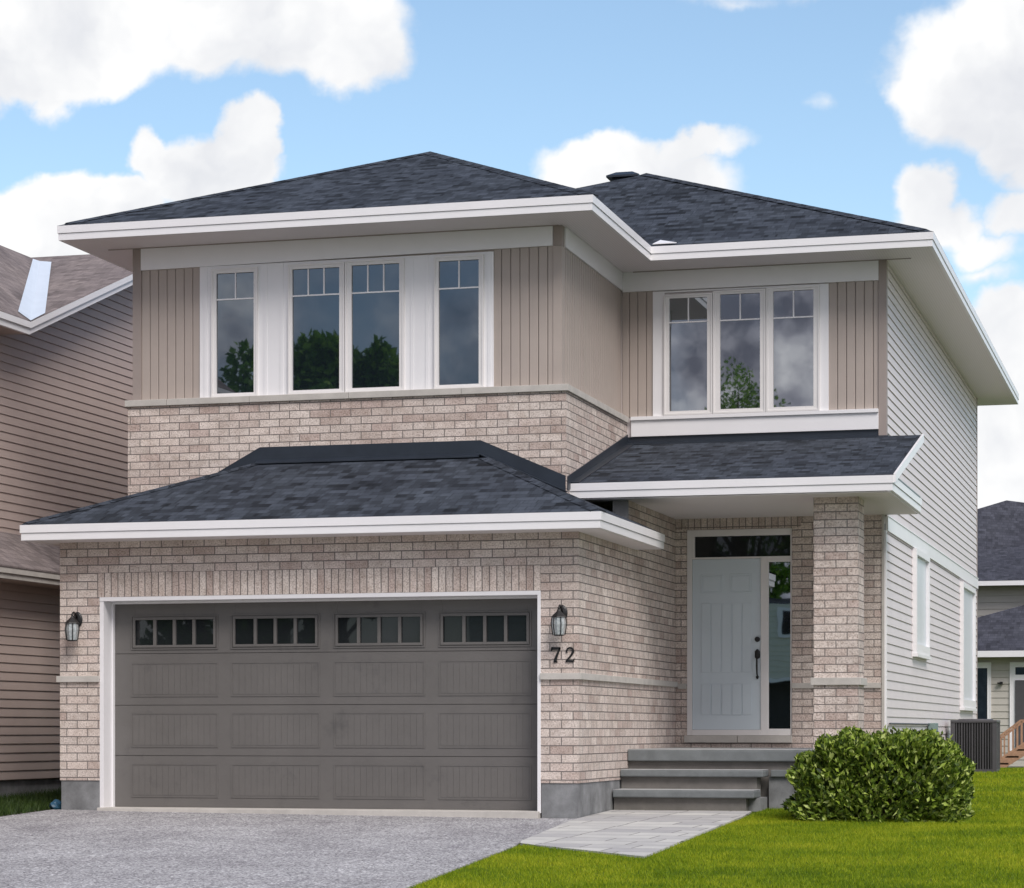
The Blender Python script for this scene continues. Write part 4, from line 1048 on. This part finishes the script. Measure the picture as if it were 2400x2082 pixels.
MB().box(-15,-4,-46.01,-54,2.7,5.2).build('house_block', M['cream'], XH)
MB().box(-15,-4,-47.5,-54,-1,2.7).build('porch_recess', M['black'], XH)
MB().box(-15,-4,-45.95,-46,2.58,2.72).build('beam', M['white'], XH)
MB().prism([(-15.4,-46.2,5.25),(-3.6,-46.2,5.25),(-6.5,-50,5.6),(-12,-50,5.6)], (0,0,.05)).build('roof', M['shingle'], XH)
q = MB(); q.box(-6.98,-6.1,-45.97,-45.93,4.1,5.12); qw = q.build('window_frame', M['white'], XH); MB().box(-6.84,-6.2,-45.93,-45.92,4.22,5.02).build('window_pane', M['darkglass'], qw)

# ------------------------------------------------------------------ sky, sun, camera
SUN_EL, SUN_AZ = R(47), R(40)     # azimuth measured from -Y towards +X
sdir = Vector((math.sin(SUN_AZ)*math.cos(SUN_EL), -math.cos(SUN_AZ)*math.cos(SUN_EL), math.sin(SUN_EL)))
sun = bpy.data.lights.new('sun', 'SUN'); sun.energy = 1.9; sun.angle = R(30); sun.color = (1, .945, .90)
so = bpy.data.objects.new('sun', sun); COL.objects.link(so); so.rotation_euler = (-sdir).to_track_quat('-Z', 'Y').to_euler(); so.location = (10,-20,30)

W = bpy.data.worlds.new('World'); sc.world = W; W.use_nodes = True; nt = W.node_tree; nt.nodes.clear()
out = N(nt, 'ShaderNodeOutputWorld'); bg = N(nt, 'ShaderNodeBackground'); L(nt, bg.outputs[0], out.inputs[0]); bg.inputs[1].default_value = .12
sky = N(nt, 'ShaderNodeTexSky', sky_type='NISHITA', sun_disc=False); sky.sun_elevation = SUN_EL; sky.sun_rotation = math.pi-SUN_AZ
sky.altitude = 100; sky.air_density = 1.0; sky.dust_density = .6; sky.ozone_density = 1.6
tc = N(nt, 'ShaderNodeTexCoord'); sx = N(nt, 'ShaderNodeSeparateXYZ'); L(nt, tc.outputs['Generated'], sx.inputs[0])
def mth(op, a, b=None, c=None, clamp=False):
    n = N(nt, 'ShaderNodeMath', operation=op, use_clamp=clamp)
    for i, v in enumerate((a, b, c)):
        if v is None: continue
        if hasattr(v, 'is_output'): L(nt, v, n.inputs[i])
        else: n.inputs[i].default_value = v
    return n.outputs[0]
ay = mth('MAXIMUM', mth('ABSOLUTE', sx.outputs[1]), .08)
u = mth('DIVIDE', sx.outputs[0], ay); v = mth('DIVIDE', sx.outputs[2], ay)
uvw = N(nt, 'ShaderNodeCombineXYZ'); L(nt, u, uvw.inputs[0]); L(nt, v, uvw.inputs[1])
def nz(scale, detail, rough, vec, off=(0, 0, 0)):
    ad = N(nt, 'ShaderNodeVectorMath', operation='ADD'); L(nt, vec, ad.inputs[0]); ad.inputs[1].default_value = off
    n = N(nt, 'ShaderNodeTexNoise'); L(nt, ad.outputs[0], n.inputs['Vector']); n.inputs['Scale'].default_value = scale; n.inputs['Detail'].default_value = detail; n.inputs['Roughness'].default_value = rough
    return n
w1 = nz(20, 5, .58, uvw.outputs[0])
wp = N(nt, 'ShaderNodeVectorMath', operation='MULTIPLY_ADD'); L(nt, w1.outputs['Color'], wp.inputs[0]); wp.inputs[1].default_value = (.04, .036, 0); L(nt, uvw.outputs[0], wp.inputs[2])
wp2 = N(nt, 'ShaderNodeVectorMath', operation='ADD'); L(nt, wp.outputs[0], wp2.inputs[0]); wp2.inputs[1].default_value = (-.02, -.018, 0)
# clouds standing over the house: (x centre, height centre, x radius, height radius, strength) in tangent units of the +Y view of the sky
CL = [(-0.4741,0.3104,0.0860,0.0284,1.00),(-0.4110,0.3067,0.0834,0.0261,1.00),(-0.3656,0.2991,0.0498,0.0261,1.00),(-0.3477,0.2903,0.0297,0.0261,1.00),(-0.4955,0.2935,0.0504,0.0225,1.00),(-0.4622,0.2933,0.0393,0.0166,0.90),(-0.4860,0.2797,0.0133,0.0142,0.60),(-0.4156,0.2449,0.0358,0.0201,1.00),(-0.3939,0.2553,0.0153,0.0166,1.00),(-0.4365,0.2526,0.0143,0.0142,0.90),(-0.3996,0.2397,0.0229,0.0166,1.00),(-0.4788,0.2291,0.0448,0.0178,1.00),(-0.5051,0.2262,0.0454,0.0213,1.00),(-0.4505,0.2319,0.0313,0.0142,1.00),(-0.4955,0.2126,0.0530,0.0118,0.90),(-0.0826,0.2602,0.0441,0.0355,1.00),(-0.0661,0.2767,0.0384,0.0332,1.00),(-0.0681,0.2396,0.0236,0.0261,1.00),(-0.0991,0.2535,0.0251,0.0201,1.00),(-0.0613,0.2235,0.0193,0.0166,0.60),(-0.2351,0.2319,0.0385,0.0166,1.00),(-0.2246,0.2231,0.0509,0.0166,1.00),(-0.1976,0.2358,0.0298,0.0076,0.60),(-0.2499,0.2256,0.0213,0.0095,0.80),(-0.1040,0.2132,0.0164,0.0154,0.80),(-0.0952,0.2018,0.0250,0.0142,0.80),(-0.0797,0.1931,0.0216,0.0107,0.60),(-0.0681,0.2063,0.0150,0.0107,0.60),(-0.0758,0.1831,0.0173,0.0071,0.35),(-0.0661,0.1611,0.0278,0.0190,1.00),(-0.0777,0.1321,0.0344,0.0308,1.00),(-0.0623,0.1120,0.0341,0.0474,1.00),(-0.0797,0.0909,0.0302,0.0166,0.90),(-0.1457,0.2490,0.0094,0.0057,0.17),(-0.1487,0.2959,0.0202,0.0057,0.20),(-0.1853,0.2967,0.0342,0.0066,0.20),]
acc = None
for (a, b_, ra, rb, stg) in CL:
    s1 = N(nt, 'ShaderNodeVectorMath', operation='SUBTRACT'); L(nt, wp2.outputs[0], s1.inputs[0]); s1.inputs[1].default_value = (a, b_, 0)
    s2 = N(nt, 'ShaderNodeVectorMath', operation='MULTIPLY'); L(nt, s1.outputs[0], s2.inputs[0]); s2.inputs[1].default_value = (1/ra, 1/rb, 0)
    s3 = N(nt, 'ShaderNodeVectorMath', operation='LENGTH'); L(nt, s2.outputs[0], s3.inputs[0])
    val = mth('MULTIPLY', mth('SUBTRACT', 1.0, s3.outputs['Value'], clamp=True), stg)
    acc = val if acc is None else mth('MAXIMUM', acc, val)
det = nz(38, 5, .6, uvw.outputs[0], (3, 1, 0))
dens = mth('ADD', acc, mth('MULTIPLY', mth('SUBTRACT', det.outputs[0], .5), .22))
mrf = N(nt, 'ShaderNodeMapRange', interpolation_type='SMOOTHSTEP'); L(nt, dens, mrf.inputs[0]); mrf.inputs['From Min'].default_value = .04; mrf.inputs['From Max'].default_value = .34
# generic broken cloud behind and overhead
gen = nz(2.2, 4, .55, tc.outputs['Generated'], (1.7, 4.1, .3))
bias = N(nt, 'ShaderNodeMapRange', interpolation_type='SMOOTHSTEP'); L(nt, u, bias.inputs[0]); bias.inputs['From Min'].default_value = -.30; bias.inputs['From Max'].default_value = -.19
bias.inputs['To Min'].default_value = -.045; bias.inputs['To Max'].default_value = .12
gen2 = nz(13, 4, .55, tc.outputs['Generated'], (.4, 2.1, 0))
gd_ = mth('ADD', mth('MULTIPLY_ADD', gen2.outputs[0], .5, mth('MULTIPLY', gen.outputs[0], .5)), bias.outputs[0])
mrg = N(nt, 'ShaderNodeMapRange', interpolation_type='SMOOTHSTEP'); L(nt, gd_, mrg.inputs[0]); mrg.inputs['From Min'].default_value = .38; mrg.inputs['From Max'].default_value = .60
front = mth('GREATER_THAN', sx.outputs[1], .3)
cm = N(nt, 'ShaderNodeMix', data_type='FLOAT'); L(nt, front, cm.inputs[0]); L(nt, mrg.outputs[0], cm.inputs[2]); L(nt, mrf.outputs[0], cm.inputs[3])
# cloud tone: bright tops, faint lilac-grey undersides
shn = nz(15, 4, .55, wp.outputs[0], (0, -.02, 2))
cc = ramp(nt, [(.34, (4.5,4.6,4.85)), (.48, (5.3,5.35,5.45)), (.58, (5.85,5.85,5.85))], shn.outputs[0])
# horizon-side blue matched to a bright summer sky
hsv = N(nt, 'ShaderNodeHueSaturation'); hsv.inputs['Saturation'].default_value = 1.0; hsv.inputs['Value'].default_value = 1.0; L(nt, sky.outputs[0], hsv.inputs['Color'])
tn = mixc(nt, front, (.60,.62,.66), (1.06,1.065,1.0))
blue = mixc(nt, 1., hsv.outputs[0], tn, 'MULTIPLY')
dk = nz(22, 5, .6, tc.outputs['Generated'], (2.2, .3, 1.))
dkr = ramp(nt, [(.38, (.26,.27,.34)), (.48, (.66,.65,.74)), (.60, (1.35,1.32,1.36))], dk.outputs[0])
rearc = mixc(nt, 1., cc.outputs[0], dkr.outputs[0], 'MULTIPLY')
cloudc = mixc(nt, front, rearc, cc.outputs[0])
fin = mixc(nt, cm.outputs[0], blue, cloudc)
L(nt, fin, bg.inputs[0])

th = math.atan(1377/5010)
cam = bpy.data.cameras.new('camera'); co = bpy.data.objects.new('camera', cam); COL.objects.link(co)
cam.sensor_width = 36; cam.lens = 36*5010/2066; cam.shift_y = (1472-896)/2066; cam.clip_end = 3000; cam.clip_start = .1
co.location = (6.8489, -27.8078, .94); co.rotation_euler = (R(90), 0, th); sc.camera = co
sc.view_settings.view_transform = 'Standard'; sc.view_settings.look = 'None'; sc.view_settings.exposure = .55; sc.view_settings.gamma = 1
sc.render.resolution_x = 1024; sc.render.resolution_y = 888
sc.cycles.max_bounces = 6; sc.cycles.diffuse_bounces = 3; sc.cycles.glossy_bounces = 3; sc.cycles.transmission_bounces = 3; sc.cycles.transparent_max_bounces = 4
